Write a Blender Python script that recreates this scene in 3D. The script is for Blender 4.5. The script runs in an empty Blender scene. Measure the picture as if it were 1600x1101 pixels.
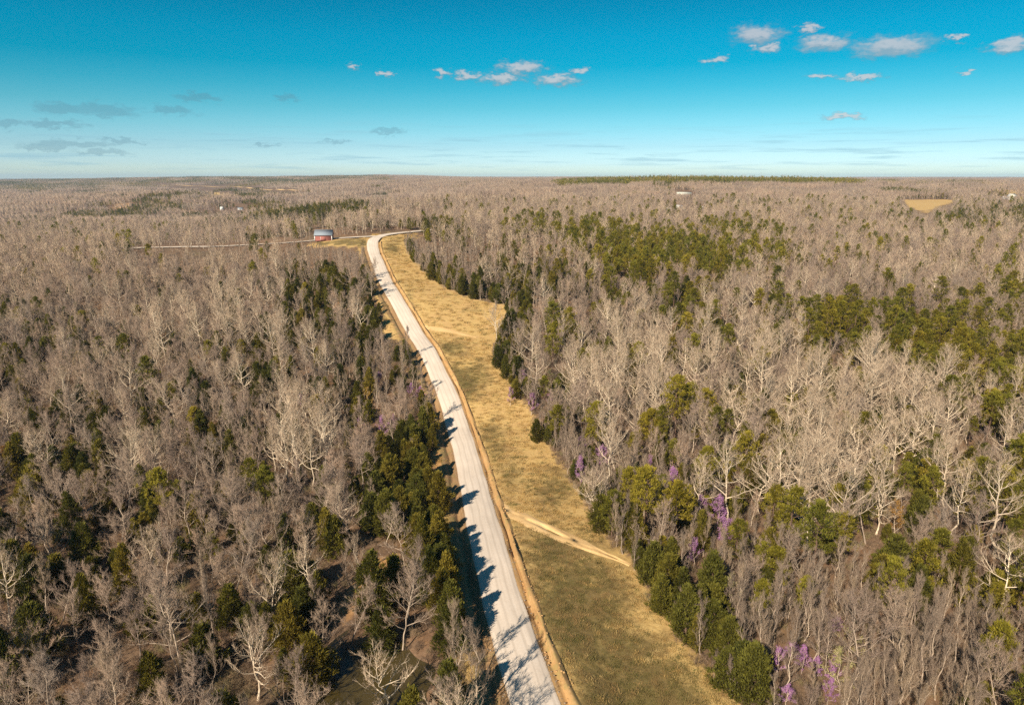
import bpy, math, random
import numpy as np
from mathutils import Vector

# ------------------------------------------------------------------ camera, sky, sun, exposure
scene = bpy.context.scene
col = scene.collection
W0, H0, FPX, PITCH, CAMZ = 1600.0, 1101.0, 1066.0, math.radians(14.4), 62.0
cam_d = bpy.data.cameras.new('camera')
cam_d.sensor_width = 36.0
cam_d.lens = 36.0 * FPX / W0
cam_d.clip_start = 0.5
cam_d.clip_end = 60000
cam = bpy.data.objects.new('camera', cam_d)
col.objects.link(cam)
cam.location = (0, 0, CAMZ)
cam.rotation_euler = (math.pi / 2 - PITCH, 0, 0)
scene.camera = cam

SUN_EL = math.radians(36)
SHADOW = (0.50, 0.866)                       # where shadows fall on the ground
sun_d = bpy.data.lights.new('sun', 'SUN')
sun_d.energy = 5.0
sun_d.angle = math.radians(0.5)
sun_d.color = (1.0, 0.875, 0.72)
sun = bpy.data.objects.new('sun', sun_d)
col.objects.link(sun)
sdir = Vector((SHADOW[0] * math.cos(SUN_EL), SHADOW[1] * math.cos(SUN_EL), -math.sin(SUN_EL)))
sun.rotation_euler = sdir.to_track_quat('-Z', 'Y').to_euler()
sun.location = (-100, -160, 200)

scene.view_settings.view_transform = 'Standard'
scene.view_settings.look = 'None'
scene.view_settings.exposure = 0.62
scene.view_settings.gamma = 1.0
scene.view_settings.use_curve_mapping = False
scene.cycles.max_bounces = 4
scene.cycles.diffuse_bounces = 2
scene.cycles.glossy_bounces = 2
scene.cycles.transmission_bounces = 2
scene.cycles.volume_bounces = 0
scene.cycles.transparent_max_bounces = 4
scene.cycles.use_denoising = False
scene.cycles.sample_clamp_indirect = 4.0
scene.cycles.debug_use_spatial_splits = True


class NT:
    """small helper to write node trees"""
    def __init__(self, tree):
        self.t = tree
        tree.nodes.clear()

    def n(self, typ, **kw):
        nd = self.t.nodes.new(typ)
        for k, v in kw.items():
            setattr(nd, k, v)
        return nd

    def put(self, sock, v):
        if hasattr(v, 'is_output'):
            self.t.links.new(v, sock)
        elif v is not None:
            sock.default_value = v

    def math(self, op, a, b=None, c=None, clamp=False):
        nd = self.n('ShaderNodeMath', operation=op, use_clamp=clamp)
        for i, v in enumerate((a, b, c)):
            self.put(nd.inputs[i], v)
        return nd.outputs[0]

    def mix(self, f, a, b, blend='MIX'):
        nd = self.n('ShaderNodeMix', data_type='RGBA', blend_type=blend)
        self.put(nd.inputs[0], f)
        self.put(nd.inputs[6], a)
        self.put(nd.inputs[7], b)
        return nd.outputs[2]

    def noise(self, vec, scale, detail=3, rough=0.55, dist=0.0):
        nd = self.n('ShaderNodeTexNoise')
        self.put(nd.inputs['Vector'], vec)
        nd.inputs['Scale'].default_value = scale
        nd.inputs['Detail'].default_value = detail
        nd.inputs['Roughness'].default_value = rough
        nd.inputs['Distortion'].default_value = dist
        return nd.outputs['Fac']

    def ramp(self, f, stops, interp='LINEAR'):
        nd = self.n('ShaderNodeValToRGB')
        cr = nd.color_ramp
        cr.interpolation = interp
        while len(cr.elements) < len(stops):
            cr.elements.new(0.5)
        for e, (p, c) in zip(cr.elements, stops):
            e.position = p
            e.color = (*c, 1) if len(c) == 3 else c
        self.put(nd.inputs[0], f)
        return nd.outputs[0]

    def rng(self, v, a, b, c=0.0, d=1.0, smooth=False):
        nd = self.n('ShaderNodeMapRange', clamp=True)
        if smooth:
            nd.interpolation_type = 'SMOOTHSTEP'
        self.put(nd.inputs[0], v)
        for i, x in enumerate((a, b, c, d)):
            self.put(nd.inputs[1 + i], x)
        return nd.outputs[0]


# sky: Nishita, tinted by height above the horizon to the teal of this air, with small fair-weather clouds
world = bpy.data.worlds.new('World')
scene.world = world
world.use_nodes = True
world.cycles.sampling_method = 'MANUAL'
world.cycles.sample_map_resolution = 256
K = NT(world.node_tree)
sky = K.n('ShaderNodeTexSky', sky_type='NISHITA')
sky.sun_disc = False
sky.sun_elevation = SUN_EL
sky.sun_rotation = math.atan2(-SHADOW[0], -SHADOW[1])
sky.altitude = 200
tc = K.n('ShaderNodeTexCoord')
sep = K.n('ShaderNodeSeparateXYZ')
K.put(sep.inputs[0], tc.outputs['Generated'])
el = K.math('ARCSINE', sep.outputs[2])
el = K.math('MULTIPLY', el, 180 / math.pi)
az = K.math('MULTIPLY', K.math('ARCTAN2', sep.outputs[0], sep.outputs[1]), 180 / math.pi)
SKY_TINT = [(0.0, (0.80, 0.96, 1.0)), (0.055, (0.50, 0.71, 0.94)), (0.117, (0.332, 0.53, 0.71)), (0.19, (0.215, 0.47, 0.585)), (0.262, (0.121, 0.413, 0.49)), (0.333, (0.054, 0.374, 0.445)),
            (0.414, (0.004, 0.333, 0.409)), (0.515, (0.001, 0.32, 0.40)), (0.635, (0.001, 0.27, 0.345)), (1.0, (0.045, 0.20, 0.27))]  # last stop, overhead and out of view, warmed to make shadows less blue
tint = K.ramp(K.math('DIVIDE', el, 20.0, clamp=True), SKY_TINT)
skyc = K.mix(1.0, sky.outputs[0], tint, 'MULTIPLY')


def cloud_dir(px, py):
    u, v = (px - 800) / FPX, (py - 550.5) / FPX
    x, y, z = u, math.cos(PITCH) - v * math.sin(PITCH), -math.sin(PITCH) - v * math.cos(PITCH)
    r = math.sqrt(x * x + y * y + z * z)
    return math.degrees(math.atan2(x, y)), math.degrees(math.asin(z / r))


CLOUDS = [(1184, 55, 36, 13, 1), (1197, 76, 21, 7, 1), (1264, 45, 15, 7, 1), (1288, 69, 38, 12, 1), (1395, 73, 58, 14, 1),
          (1578, 72, 32, 10, 1), (1495, 58, 16, 5, .8), (1118, 95, 18, 5, .7), (815, 106, 34, 9, 1), (784, 122, 30, 7, 1),
          (870, 124, 31, 8, .95), (902, 111, 14, 5, .9), (728, 118, 16, 6, .5), (692, 113, 10, 6, .5), (553, 105, 11, 5, .4),
          (600, 115, 9, 5, .35), (1283, 120, 20, 5, .9), (1345, 121, 31, 5, .9), (1510, 111, 14, 4, .6), (1316, 182, 28, 5, .9),
          (165, 174, 44, 9, .15), (95, 170, 40, 8, .1), (85, 194, 50, 5, .05), (10, 194, 16, 7, .05), (312, 153, 30, 6, .25),
          (270, 173, 30, 6, .05), (448, 153, 15, 7, .25), (608, 205, 23, 4, .1), (110, 224, 60, 5, .1), (190, 220, 28, 3, .1),
          (70, 229, 35, 4, .1), (160, 238, 38, 4, .1), (525, 222, 24, 3, .1), (420, 227, 18, 3, .1)]
cv = K.n('ShaderNodeCombineXYZ')
K.put(cv.inputs[0], az)
K.put(cv.inputs[1], K.math('MULTIPLY', el, 2.2))
wn = K.n('ShaderNodeTexNoise')
K.put(wn.inputs['Vector'], cv.outputs[0])
wn.inputs['Scale'].default_value = 1.1
wn.inputs['Detail'].default_value = 5
wn.inputs['Roughness'].default_value = 0.62
wsep = K.n('ShaderNodeSeparateXYZ')
K.put(wsep.inputs[0], wn.outputs['Color'])
wx = K.math('MULTIPLY', K.math('SUBTRACT', wsep.outputs[0], 0.5), 3.6)
wy = K.math('MULTIPLY', K.math('SUBTRACT', wsep.outputs[1], 0.5), 1.5)
azw = K.math('ADD', az, wx)
elw = K.math('ADD', el, wy)
pv = K.n('ShaderNodeCombineXYZ')
K.put(pv.inputs[0], azw)
K.put(pv.inputs[1], elw)
pu = K.n('ShaderNodeCombineXYZ')
K.put(pu.inputs[0], azw)
K.put(pu.inputs[1], K.math('ADD', elw, 0.30))


def nearest_cloud(p, clouds):
    best = None
    for (cx, cy, rx, ry, br) in clouds:
        a0, e0 = cloud_dir(cx, cy)
        a1, _ = cloud_dir(cx + rx, cy)
        _, e1 = cloud_dir(cx, cy - ry)
        sx, sy = 1 / ((a1 - a0) * 1.3), 1 / ((e1 - e0) * 1.4)
        q = K.n('ShaderNodeVectorMath', operation='MULTIPLY_ADD')
        K.put(q.inputs[0], p)
        q.inputs[1].default_value = (sx, sy, 0)
        q.inputs[2].default_value = (-a0 * sx, -e0 * sy, 0)
        ln = K.n('ShaderNodeVectorMath', operation='LENGTH')
        K.put(ln.inputs[0], q.outputs[0])
        d = ln.outputs['Value']
        best = d if best is None else K.math('MINIMUM', best, d)
    return best


white = [c for c in CLOUDS if c[4] > .3]
grey = [c for c in CLOUDS if c[4] <= .3]
dw, dw2, dg = nearest_cloud(pv.outputs[0], white), nearest_cloud(pu.outputs[0], white), nearest_cloud(pv.outputs[0], grey)
mw_, mg_ = K.rng(dw, 1.2, 0.35, smooth=True), K.rng(dg, 1.15, 0.45, smooth=True)
mask = K.math('MULTIPLY', K.math('MAXIMUM', K.math('MULTIPLY', mw_, .74), K.math('MULTIPLY', mg_, .36)), 0.95)
top = K.math('MULTIPLY', mw_, K.rng(K.math('SUBTRACT', dw2, dw), -0.25, 0.45, 0.45, 1.0))
# thin far bands of cloud low over the horizon
bv = K.n('ShaderNodeCombineXYZ')
K.put(bv.inputs[0], K.math('MULTIPLY', az, 0.13))
K.put(bv.inputs[1], K.math('MULTIPLY', el, 2.4))
bn = K.noise(bv.outputs[0], 1.0, 4, 0.6, 0.3)
band = K.math('MULTIPLY', K.rng(bn, 0.52, 0.66), K.math('MULTIPLY', K.rng(el, 0.2, 0.9), K.rng(el, 4.6, 2.0)))
CL_LIT, CL_SHADE = (0.50, 0.455, 0.45, 1), (0.085, 0.18, 0.24, 1)
cloudc = K.mix(top, CL_SHADE, CL_LIT)
bg1 = K.n('ShaderNodeBackground')
bg1.inputs[1].default_value = 0.15
K.put(bg1.inputs[0], skyc)
bg2 = K.n('ShaderNodeBackground')
K.put(bg2.inputs[0], cloudc)
bg2.inputs[1].default_value = 0.9
bg3 = K.n('ShaderNodeBackground')
bg3.inputs[0].default_value = (0.20, 0.38, 0.47, 1)
bg3.inputs[1].default_value = 0.9
ms1 = K.n('ShaderNodeMixShader')
K.put(ms1.inputs[0], K.math('MULTIPLY', band, 0.5))
K.put(ms1.inputs[1], bg1.outputs[0])
K.put(ms1.inputs[2], bg3.outputs[0])
ms2 = K.n('ShaderNodeMixShader')
K.put(ms2.inputs[0], mask)
K.put(ms2.inputs[1], ms1.outputs[0])
K.put(ms2.inputs[2], bg2.outputs[0])
wo = K.n('ShaderNodeOutputWorld')
K.put(wo.inputs[0], ms2.outputs[0])

# ------------------------------------------------------------------ terrain height
DEPTH = np.array([20, 60, 100, 150, 175, 200, 240, 290, 355, 400, 460, 550, 700, 900, 1200, 1600, 2200, 3000, 4500, 7000, 13000.])
SLOPE = np.array([-0.80, -0.45, -0.20, 0.0, 0.25, 0.80])
TAB = np.array([
    [0, 0, 0, -2, -2, -1, 1, 4, 8, 10, 10, 8, 0, -6, -8, -4, 2, 2, 30, 24, 14],
    [0, 0, -2, -4, -4, -2, 2, 8, 14, 18, 18, 8, -3, -4, -12, 20, 4, 18, 57, 40, 40],
    [2, 2, 0, -5, -5, 0, 5, 16, 22, 27, 30, 19, 6, 26, 4, 8, 36, 40, 61, 47, 48],
    [2, 2, 0, -4, -4, -1, 4, 12, 18, 22, 24, 25, 24, 28, 31, 38, 43, 44, 45, 48, 52],
    [0, 0, -1, -2, -1, 0, 3, 7, 11, 14, 17, 20, 24, 29, 35, 48, 42, 42, 42, 46, 50],
    [-3, -3, -3, -3, -2, 0, 3, 6, 9, 12, 14, 17, 21, 26, 32, 38, 40, 40, 42, 44, 48]], float)


def base_height(x, y):
    x = np.asarray(x, float)
    y = np.asarray(y, float)
    yy = np.clip(y, 20, 13000)
    s = np.clip(x / np.maximum(yy, 60.0), -0.8, 0.8)
    ly = np.log(yy)
    L = np.log(DEPTH)
    i = np.clip(np.searchsorted(L, ly) - 1, 0, len(L) - 2)
    f = np.clip((ly - L[i]) / (L[i + 1] - L[i]), 0, 1)
    f = f * f * (3 - 2 * f) * 0.5 + f * 0.5
    j = np.clip(np.searchsorted(SLOPE, s) - 1, 0, len(SLOPE) - 2)
    g = np.clip((s - SLOPE[j]) / (SLOPE[j + 1] - SLOPE[j]), 0, 1)
    g = g * g * (3 - 2 * g)
    z = (TAB[j, i] * (1 - f) + TAB[j, i + 1] * f) * (1 - g) + (TAB[j + 1, i] * (1 - f) + TAB[j + 1, i + 1] * f) * g
    a = np.clip((yy - 80) / 900.0, 0.0, 1.0)
    z = z + (0.25 + 1.6 * a) * np.sin(x / 47.0 + 1.3 * np.sin(y / 81.0)) * np.cos(y / 63.0 + 0.7)
    z = z + a * 3.0 * np.sin(x / 190.0 + 0.5 + 1.1 * np.sin(y / 260.0)) * np.sin(y / 230.0)
    b = np.clip((yy - 2500) / 2500.0, 0.0, 1.0)
    z = z + b * 5.0 * np.sin(x / 610.0 + 0.9 * np.sin(y / 900.0)) * np.sin(y / 1100.0 + 1.0)
    return z


CP, SP = math.cos(PITCH), math.sin(PITCH)


def project(x, y, z):
    dz = z - CAMZ
    zc = y * CP - dz * SP
    yc = y * SP + dz * CP
    zc = np.where(zc < 1, 1, zc)
    return 800 + FPX * x / zc, 550.5 - FPX * yc / zc


def gp(px, py, hfun=base_height, lift=0.0):
    """ground point seen at a pixel of the photograph: first hit of the ray with the terrain"""
    u, v = (px - 800) / FPX, (py - 550.5) / FPX
    dx, dy, dz = u, CP - v * SP, -SP - v * CP
    ts = np.concatenate([np.arange(30, 600, 0.5), np.geomspace(600, 14000, 3000)])
    z = CAMZ + ts * dz
    h = hfun(ts * dx, ts * dy) + lift
    k = np.where(z <= h)[0]
    t = ts[k[0]] if len(k) else 13000
    return np.array([t * dx, t * dy])


def pip(px, py, poly):
    px = np.asarray(px, float)
    py = np.asarray(py, float)
    ins = np.zeros(px.shape, bool)
    n = len(poly)
    for i in range(n):
        x1, y1 = poly[i]
        x2, y2 = poly[(i + 1) % n]
        c = (y1 > py) != (y2 > py)
        ins ^= c & (px < (x2 - x1) * (py - y1) / ((y2 - y1) or 1e-9) + x1)
    return ins


def resample(pts, step):
    pts = np.asarray(pts, float)
    for _ in range(3):                                   # Chaikin: round the corners, keep the ends
        a, b = pts[:-1], pts[1:]
        q = np.empty((2 * len(a), 2))
        q[0::2] = a * .75 + b * .25
        q[1::2] = a * .25 + b * .75
        pts = np.vstack([pts[:1], q, pts[-1:]])
    d = np.concatenate([[0], np.cumsum(np.linalg.norm(np.diff(pts, axis=0), axis=1))])
    s = np.arange(0, d[-1], step)
    return np.stack([np.interp(s, d, pts[:, 0]), np.interp(s, d, pts[:, 1])], 1)


ROAD_PX = [(960, 1480), (905, 1290), (868, 1190), (831, 1090), (803, 1000), (774, 900), (749.5, 800), (732, 720), (709, 640), (674, 560), (661, 537),
           (634, 495), (606, 450), (587, 403), (581, 383), (584, 373), (597, 367.5), (622, 364), (660, 360.5), (690, 358.5)]
SIDE_PX = [(592, 369), (560, 370.5), (520, 373), (490, 376), (455, 379), (400, 382), (350, 384), (280, 386), (205, 387.5)]
TRACK_PX = [(766, 785), (780, 793), (800, 803), (850, 825), (900, 848), (935, 862), (958, 872), (985, 884)]
TRACK2_PX = [(655, 510), (672, 512), (700, 517), (745, 528)]
TRACK3_PX = [(594, 402), (606, 405), (622, 408)]
road_c = resample([gp(*p) for p in ROAD_PX], 1.0)
side_c = resample([gp(*p) for p in SIDE_PX], 1.5)
track_c = resample([gp(*p) for p in TRACK_PX], 0.6)
track2_c = resample([gp(*p) for p in TRACK2_PX], 0.8)
track3_c = resample([gp(*p) for p in TRACK3_PX], 0.8)


def line_dist(x, y, c):
    """signed distance to a centreline (positive on its right side) and the nearest index"""
    x = np.ravel(x)
    y = np.ravel(y)
    out = np.full(len(x), 999.0)
    idx = np.zeros(len(x), int)
    near = np.where((x > c[:, 0].min() - 40) & (x < c[:, 0].max() + 40) & (y > c[:, 1].min() - 40) & (y < c[:, 1].max() + 40))[0]
    tg = np.gradient(c, axis=0)
    tg /= np.linalg.norm(tg, axis=1)[:, None] + 1e-9
    for k in range(0, len(near), 4000):
        s = near[k:k + 4000]
        dx = x[s][:, None] - c[None, :, 0]
        dy = y[s][:, None] - c[None, :, 1]
        i = np.argmin(dx * dx + dy * dy, axis=1)
        r = np.arange(len(s))
        cr = tg[i, 1] * dx[r, i] - tg[i, 0] * dy[r, i]
        dd = np.hypot(dx[r, i], dy[r, i])
        out[s] = np.where(cr >= 0, dd, -dd)
        idx[s] = i
    return out, idx


# the pond in the hollow by the bottom edge
POND_PX = [(505, 1135), (535, 1070), (572, 1030), (612, 1022), (640, 1050), (648, 1100), (630, 1150), (560, 1175)]
pond_w = np.array([gp(*p) for p in POND_PX])
pond_c = pond_w.mean(0)
POND_Z = float(base_height(*pond_c)) - 1.2


def sstep(v, a, b):
    t = np.clip((v - a) / (b - a), 0, 1)
    return t * t * (3 - 2 * t)


def ground_height(x, y):
    shp = np.shape(x)
    x = np.ravel(np.asarray(x, float))
    y = np.ravel(np.asarray(y, float))
    z = base_height(x, y)
    d, i = line_dist(x, y, road_c)
    k = np.abs(d) < 12
    if k.any():
        zr = base_height(road_c[:, 0], road_c[:, 1])[i[k]]
        w = 1 - sstep(np.abs(d[k]), 4.5, 12)                   # the road bed is level across
        z[k] = z[k] * (1 - w) + zr * w
        ad = np.abs(d[k])
        z[k] -= 0.7 * (1 - sstep(ad, np.where(d[k] > 0, 4.2, 5.0), np.where(d[k] > 0, 5.4, 6.4)))
    d, i = line_dist(x, y, side_c)
    k = np.abs(d) < 9
    if k.any():
        zr = base_height(side_c[:, 0], side_c[:, 1])[i[k]]
        w = 1 - sstep(np.abs(d[k]), 3, 9)
        z[k] = z[k] * (1 - w) + zr * w
        z[k] -= 0.5 * (1 - sstep(np.abs(d[k]), 2.9, 5.0))
    r = np.hypot(x - pond_c[0], y - pond_c[1])
    k = r < 40
    if k.any():
        th = np.arctan2(y[k] - pond_c[1], x[k] - pond_c[0])
        r = r[k] * (1 + .22 * np.sin(2 * th + .6) + .12 * np.sin(3 * th + 2) + .08 * np.sin(7 * th))
        z[k] -= 2.6 * (1 - sstep(r, 2.5, 13.0))
    return z.reshape(shp)


def road_level(c):
    return base_height(c[:, 0], c[:, 1])


# ------------------------------------------------------------------ areas of the place (seen at pixels, laid on the terrain)
MEADOW_PX = [(1420, 1480), (1225, 1200), (1150, 1101), (1080, 1030), (1012, 935), (985, 885), (930, 830), (905, 775), (850, 690), (822, 640), (797, 600),
             (768, 560), (778, 530), (792, 500), (786, 477), (740, 470), (690, 450), (652, 420), (634, 395), (630, 379), (652, 366),
             (600, 371), (592, 383), (600, 410), (620, 448), (676, 535), (700, 580), (722, 640), (748, 720), (770, 800), (800, 900), (840, 1000), (880, 1100), (915, 1200), (1010, 1480)]
LAWN_PX = [(486, 379), (522, 375.5), (562, 372.5), (573, 374), (572, 384), (560, 386), (530, 383), (500, 384)]
LEFTV_PX = [(664, 715), (694, 690), (712, 740), (722, 800), (735, 880), (700, 800), (672, 800), (640, 850), (560, 880), (500, 1000), (530, 1000), (610, 890), (680, 810), (668, 770)]
FIELD_PX = [(1413, 312.5), (1488, 312), (1490, 316), (1462, 322), (1448, 333), (1436, 328), (1420, 321)]
FIELD2_PX = [(1553, 297), (1600, 297), (1640, 297), (1640, 303), (1600, 303), (1556, 303)]
CLEAR2_PX = [(314, 299.5), (372, 301), (374, 305), (340, 304), (316, 302)]
CLEAR3_PX = [(180, 316), (215, 316), (212, 328), (172, 328)]
YARD_PX = [(1038, 296), (1105, 297), (1110, 308), (1100, 330), (1042, 332), (1036, 310)]
OPEN_LEFT_PX = [(597, 498), (612, 496), (632, 528), (604, 530)]


def wpoly(pxs, lift=0.0):
    return [tuple(gp(*p, lift=lift)) for p in pxs]


meadow_w, lawn_w, field_w = wpoly(MEADOW_PX), wpoly(LAWN_PX), wpoly(FIELD_PX)
field2_w = wpoly(FIELD2_PX)
leftv_w, clear2_w, clear3_w, yard_w = wpoly(LEFTV_PX), wpoly(CLEAR2_PX), wpoly(CLEAR3_PX), wpoly(YARD_PX)
open_left_w = wpoly(OPEN_LEFT_PX)


# ------------------------------------------------------------------ materials
def new_mat(name):
    m = bpy.data.materials.new(name)
    m.use_nodes = True
    k = NT(m.node_tree)
    out = k.n('ShaderNodeOutputMaterial')
    bs = k.n('ShaderNodeBsdfPrincipled')
    bs.inputs['Roughness'].default_value = 0.9
    bs.inputs['Specular IOR Level'].default_value = 0.15
    k.put(out.inputs[0], bs.outputs[0])
    k.bs = bs
    return m, k


def plain(name, c, rough=0.7, var=0.12, scale=3.0):
    m, k = new_mat(name)
    tcn = k.n('ShaderNodeTexCoord')
    f = k.noise(tcn.outputs['Object'], scale, 4)
    lo = tuple(x * (1 - var) for x in c) + (1,)
    hi = tuple(min(1, x * (1 + var)) for x in c) + (1,)
    k.put(k.bs.inputs['Base Color'], k.mix(f, lo, hi))
    k.bs.inputs['Roughness'].default_value = rough
    return m


def varied(name, stops, noise_scale=0.0, var=0.25, rough=0.9, transl=0.0):
    """a colour per tree (Object Info random) with a little variation over its height"""
    m, k = new_mat(name)
    oi = k.n('ShaderNodeObjectInfo')
    c = k.ramp(oi.outputs['Random'], stops)
    tcn = k.n('ShaderNodeTexCoord')
    f = k.noise(tcn.outputs['Object'], noise_scale or 0.6, 3, 0.6)
    v = k.rng(f, 0.3, 0.7, 1 - var, 1 + var)
    hs = k.n('ShaderNodeHueSaturation')
    k.put(hs.inputs['Value'], v)
    k.put(hs.inputs['Color'], c)
    k.put(k.bs.inputs['Base Color'], hs.outputs[0])
    k.bs.inputs['Roughness'].default_value = rough
    if transl:
        out = [n for n in k.t.nodes if n.type == 'OUTPUT_MATERIAL'][0]
        tr = k.n('ShaderNodeBsdfTranslucent')
        k.put(tr.inputs[0], hs.outputs[0])
        mx = k.n('ShaderNodeMixShader')
        mx.inputs[0].default_value = transl
        k.put(mx.inputs[1], k.bs.outputs[0])
        k.put(mx.inputs[2], tr.outputs[0])
        k.put(out.inputs[0], mx.outputs[0])
    return m


def ground_material():
    m, k = new_mat('forest_floor_and_grass')
    g = k.n('ShaderNodeNewGeometry').outputs['Position']
    at = k.n('ShaderNodeAttribute', attribute_name='cover')       # r meadow, g green grass and painted near dimming, b bare clay
    sp = k.n('ShaderNodeSeparateColor')
    k.put(sp.inputs[0], at.outputs['Color'])
    nf = k.noise(g, 1.6, 5, 0.65)
    nm = k.noise(g, 0.22, 4, 0.6)
    nl = k.noise(g, 0.035, 3, 0.55)
    litter = k.ramp(nf, [(0.25, (0.085, 0.055, 0.034)), (0.5, (0.165, 0.105, 0.064)), (0.75, (0.27, 0.175, 0.105))])
    litter = k.mix(k.rng(nm, 0.42, 0.66), litter, (0.21, 0.12, 0.065, 1))
    litter = k.mix(k.rng(nl, 0.55, 0.75, 0, 0.45), litter, (0.10, 0.10, 0.045, 1))
    dry = k.ramp(nf, [(0.2, (0.36, 0.225, 0.080)), (0.5, (0.51, 0.34, 0.125)), (0.8, (0.62, 0.44, 0.19))])
    dry = k.mix(k.rng(nm, 0.40, 0.68, 0, 0.6), dry, (0.50, 0.30, 0.13, 1))
    green = k.ramp(nf, [(0.25, (0.085, 0.066, 0.022)), (0.55, (0.165, 0.125, 0.042)), (0.8, (0.28, 0.20, 0.075))])  # green grass, darkened to carry the dim foreground as well
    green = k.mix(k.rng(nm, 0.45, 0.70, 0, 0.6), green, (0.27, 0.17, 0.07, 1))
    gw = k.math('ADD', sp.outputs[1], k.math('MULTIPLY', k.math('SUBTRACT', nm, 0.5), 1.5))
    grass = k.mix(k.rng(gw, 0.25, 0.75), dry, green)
    mw = k.math('ADD', sp.outputs[0], k.math('MULTIPLY', k.math('SUBTRACT', nm, 0.5), 0.9))
    c = k.mix(k.rng(mw, 0.12, 0.45), litter, grass)
    clay = k.ramp(nf, [(0.3, (0.32, 0.16, 0.06)), (0.7, (0.58, 0.33, 0.13))])
    cw = k.math('ADD', sp.outputs[2], k.math('MULTIPLY', k.math('SUBTRACT', nm, 0.5), 0.8))
    c = k.mix(k.rng(cw, 0.4, 0.65), c, clay)
    k.put(k.bs.inputs['Base Color'], c)
    bp = k.n('ShaderNodeBump')
    bp.inputs['Strength'].default_value = 0.5
    bp.inputs['Distance'].default_value = 0.25
    k.put(bp.inputs['Height'], nf)
    k.put(k.bs.inputs['Normal'], bp.outputs[0])
    return m


def road_material(name, stops, track=0.0, edge=(0.40, 0.27, 0.15), weeds=None):
    m, k = new_mat(name)
    uv = k.n('ShaderNodeUVMap', uv_map='UVMap').outputs[0]
    g = k.n('ShaderNodeNewGeometry').outputs['Position']
    su = k.n('ShaderNodeSeparateXYZ')
    k.put(su.inputs[0], uv)
    mp = k.n('ShaderNodeMapping')
    k.put(mp.inputs[0], uv)
    mp.inputs['Scale'].default_value = (1.0, 0.035, 1)
    streak = k.noise(mp.outputs[0], 3.4, 4, 0.6, 0.2)            # long streaks left by wheels and the grader
    fine = k.noise(g, 3.0, 4, 0.7)
    big = k.noise(g, 0.12, 3)
    f = k.math('ADD', k.math('MULTIPLY', streak, 0.34), k.math('ADD', k.math('MULTIPLY', fine, 0.36), k.math('MULTIPLY', big, 0.30)))
    c = k.ramp(f, stops)
    if weeds:
        wv = k.math('ADD', k.noise(g, 0.55, 4, 0.65), k.math('MULTIPLY', k.rng(k.math('ABSOLUTE', su.outputs[0]), 3.2, 5.2), 0.16))
        c = k.mix(k.rng(wv, 0.60, 0.70, 0, 0.8), c, weeds + (1,))
    if track:
        for off in (-1.55, -0.25, 1.2, 2.3):
            dd = k.math('ABSOLUTE', k.math('SUBTRACT', su.outputs[0], off))
            c = k.mix(k.math('MULTIPLY', k.rng(dd, 0.28, 0.05), track), c, tuple(0.72 * x for x in stops[0][1]) + (1,))
    e = k.math('ADD', k.math('ABSOLUTE', su.outputs[0]), k.math('MULTIPLY', k.math('SUBTRACT', fine, 0.5), 1.6))
    if track:
        c = k.mix(k.rng(e, 2.75, 3.25, 0, 0.8), c, edge + (1,))
    k.put(k.bs.inputs['Base Color'], c)
    bp = k.n('ShaderNodeBump')
    bp.inputs['Strength'].default_value = 0.45
    bp.inputs['Distance'].default_value = 0.08
    k.put(bp.inputs['Height'], f)
    k.put(k.bs.inputs['Normal'], bp.outputs[0])
    return m


M = {}
M['ground'] = ground_material()
M['gravel'] = road_material('pale_gravel', [(0.28, (0.53, 0.43, 0.33)), (0.5, (0.68, 0.57, 0.455)), (0.72, (0.80, 0.69, 0.57))], 0.30)
M['clay'] = road_material('orange_clay', [(0.30, (0.28, 0.15, 0.06)), (0.5, (0.47, 0.28, 0.115)), (0.70, (0.66, 0.43, 0.21))], weeds=(0.36, 0.26, 0.10))
M['ditch'] = road_material('brown_ditch', [(0.32, (0.16, 0.09, 0.045)), (0.5, (0.30, 0.18, 0.085)), (0.70, (0.50, 0.32, 0.16))], weeds=(0.22, 0.17, 0.07))
M['dirt'] = road_material('tan_dirt', [(0.30, (0.42, 0.24, 0.09)), (0.5, (0.66, 0.43, 0.19)), (0.72, (0.80, 0.58, 0.30))])
M['bark'] = varied('grey_brown_bark', [(0.0, (0.30, 0.23, 0.175)), (0.5, (0.42, 0.325, 0.24)), (1.0, (0.55, 0.435, 0.32))], 0.8, 0.25)
M['bark_cream'] = varied('cream_bark', [(0.0, (0.54, 0.43, 0.31)), (1.0, (0.74, 0.60, 0.43))], 0.8, 0.2)
M['twig'] = varied('brown_grey_twigs', [(0.0, (0.225, 0.160, 0.122)), (0.25, (0.305, 0.222, 0.168)), (0.5, (0.35, 0.250, 0.175)), (0.75, (0.285, 0.220, 0.170)), (1.0, (0.40, 0.275, 0.190))], 0.5, 0.15)
M['twig_cream'] = varied('tan_twigs', [(0.0, (0.38, 0.28, 0.19)), (1.0, (0.49, 0.365, 0.25))], 0.5, 0.15)
M['twig_young'] = varied('brown_mauve_twigs', [(0.0, (0.19, 0.140, 0.102)), (0.5, (0.25, 0.185, 0.135)), (1.0, (0.30, 0.22, 0.145))], 0.5, 0.15)
M['cedar'] = varied('cedar_foliage', [(0.0, (0.125, 0.125, 0.024)), (0.5, (0.20, 0.178, 0.028)), (1.0, (0.30, 0.23, 0.034))], 1.3, 0.5, 0.8, 0.45)
M['pine'] = varied('pine_needles', [(0.0, (0.22, 0.205, 0.030)), (0.5, (0.31, 0.265, 0.032)), (1.0, (0.40, 0.31, 0.038))], 0.7, 0.4, 0.7, 0.45)
M['cedar_bark'] = plain('brown_bark', (0.16, 0.10, 0.07), 0.95, 0.3, 4)
M['redbud'] = varied('magenta_blossom', [(0.0, (0.34, 0.14, 0.33)), (1.0, (0.43, 0.20, 0.42))], 0.6, 0.25, 0.8, 0.2)
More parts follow.
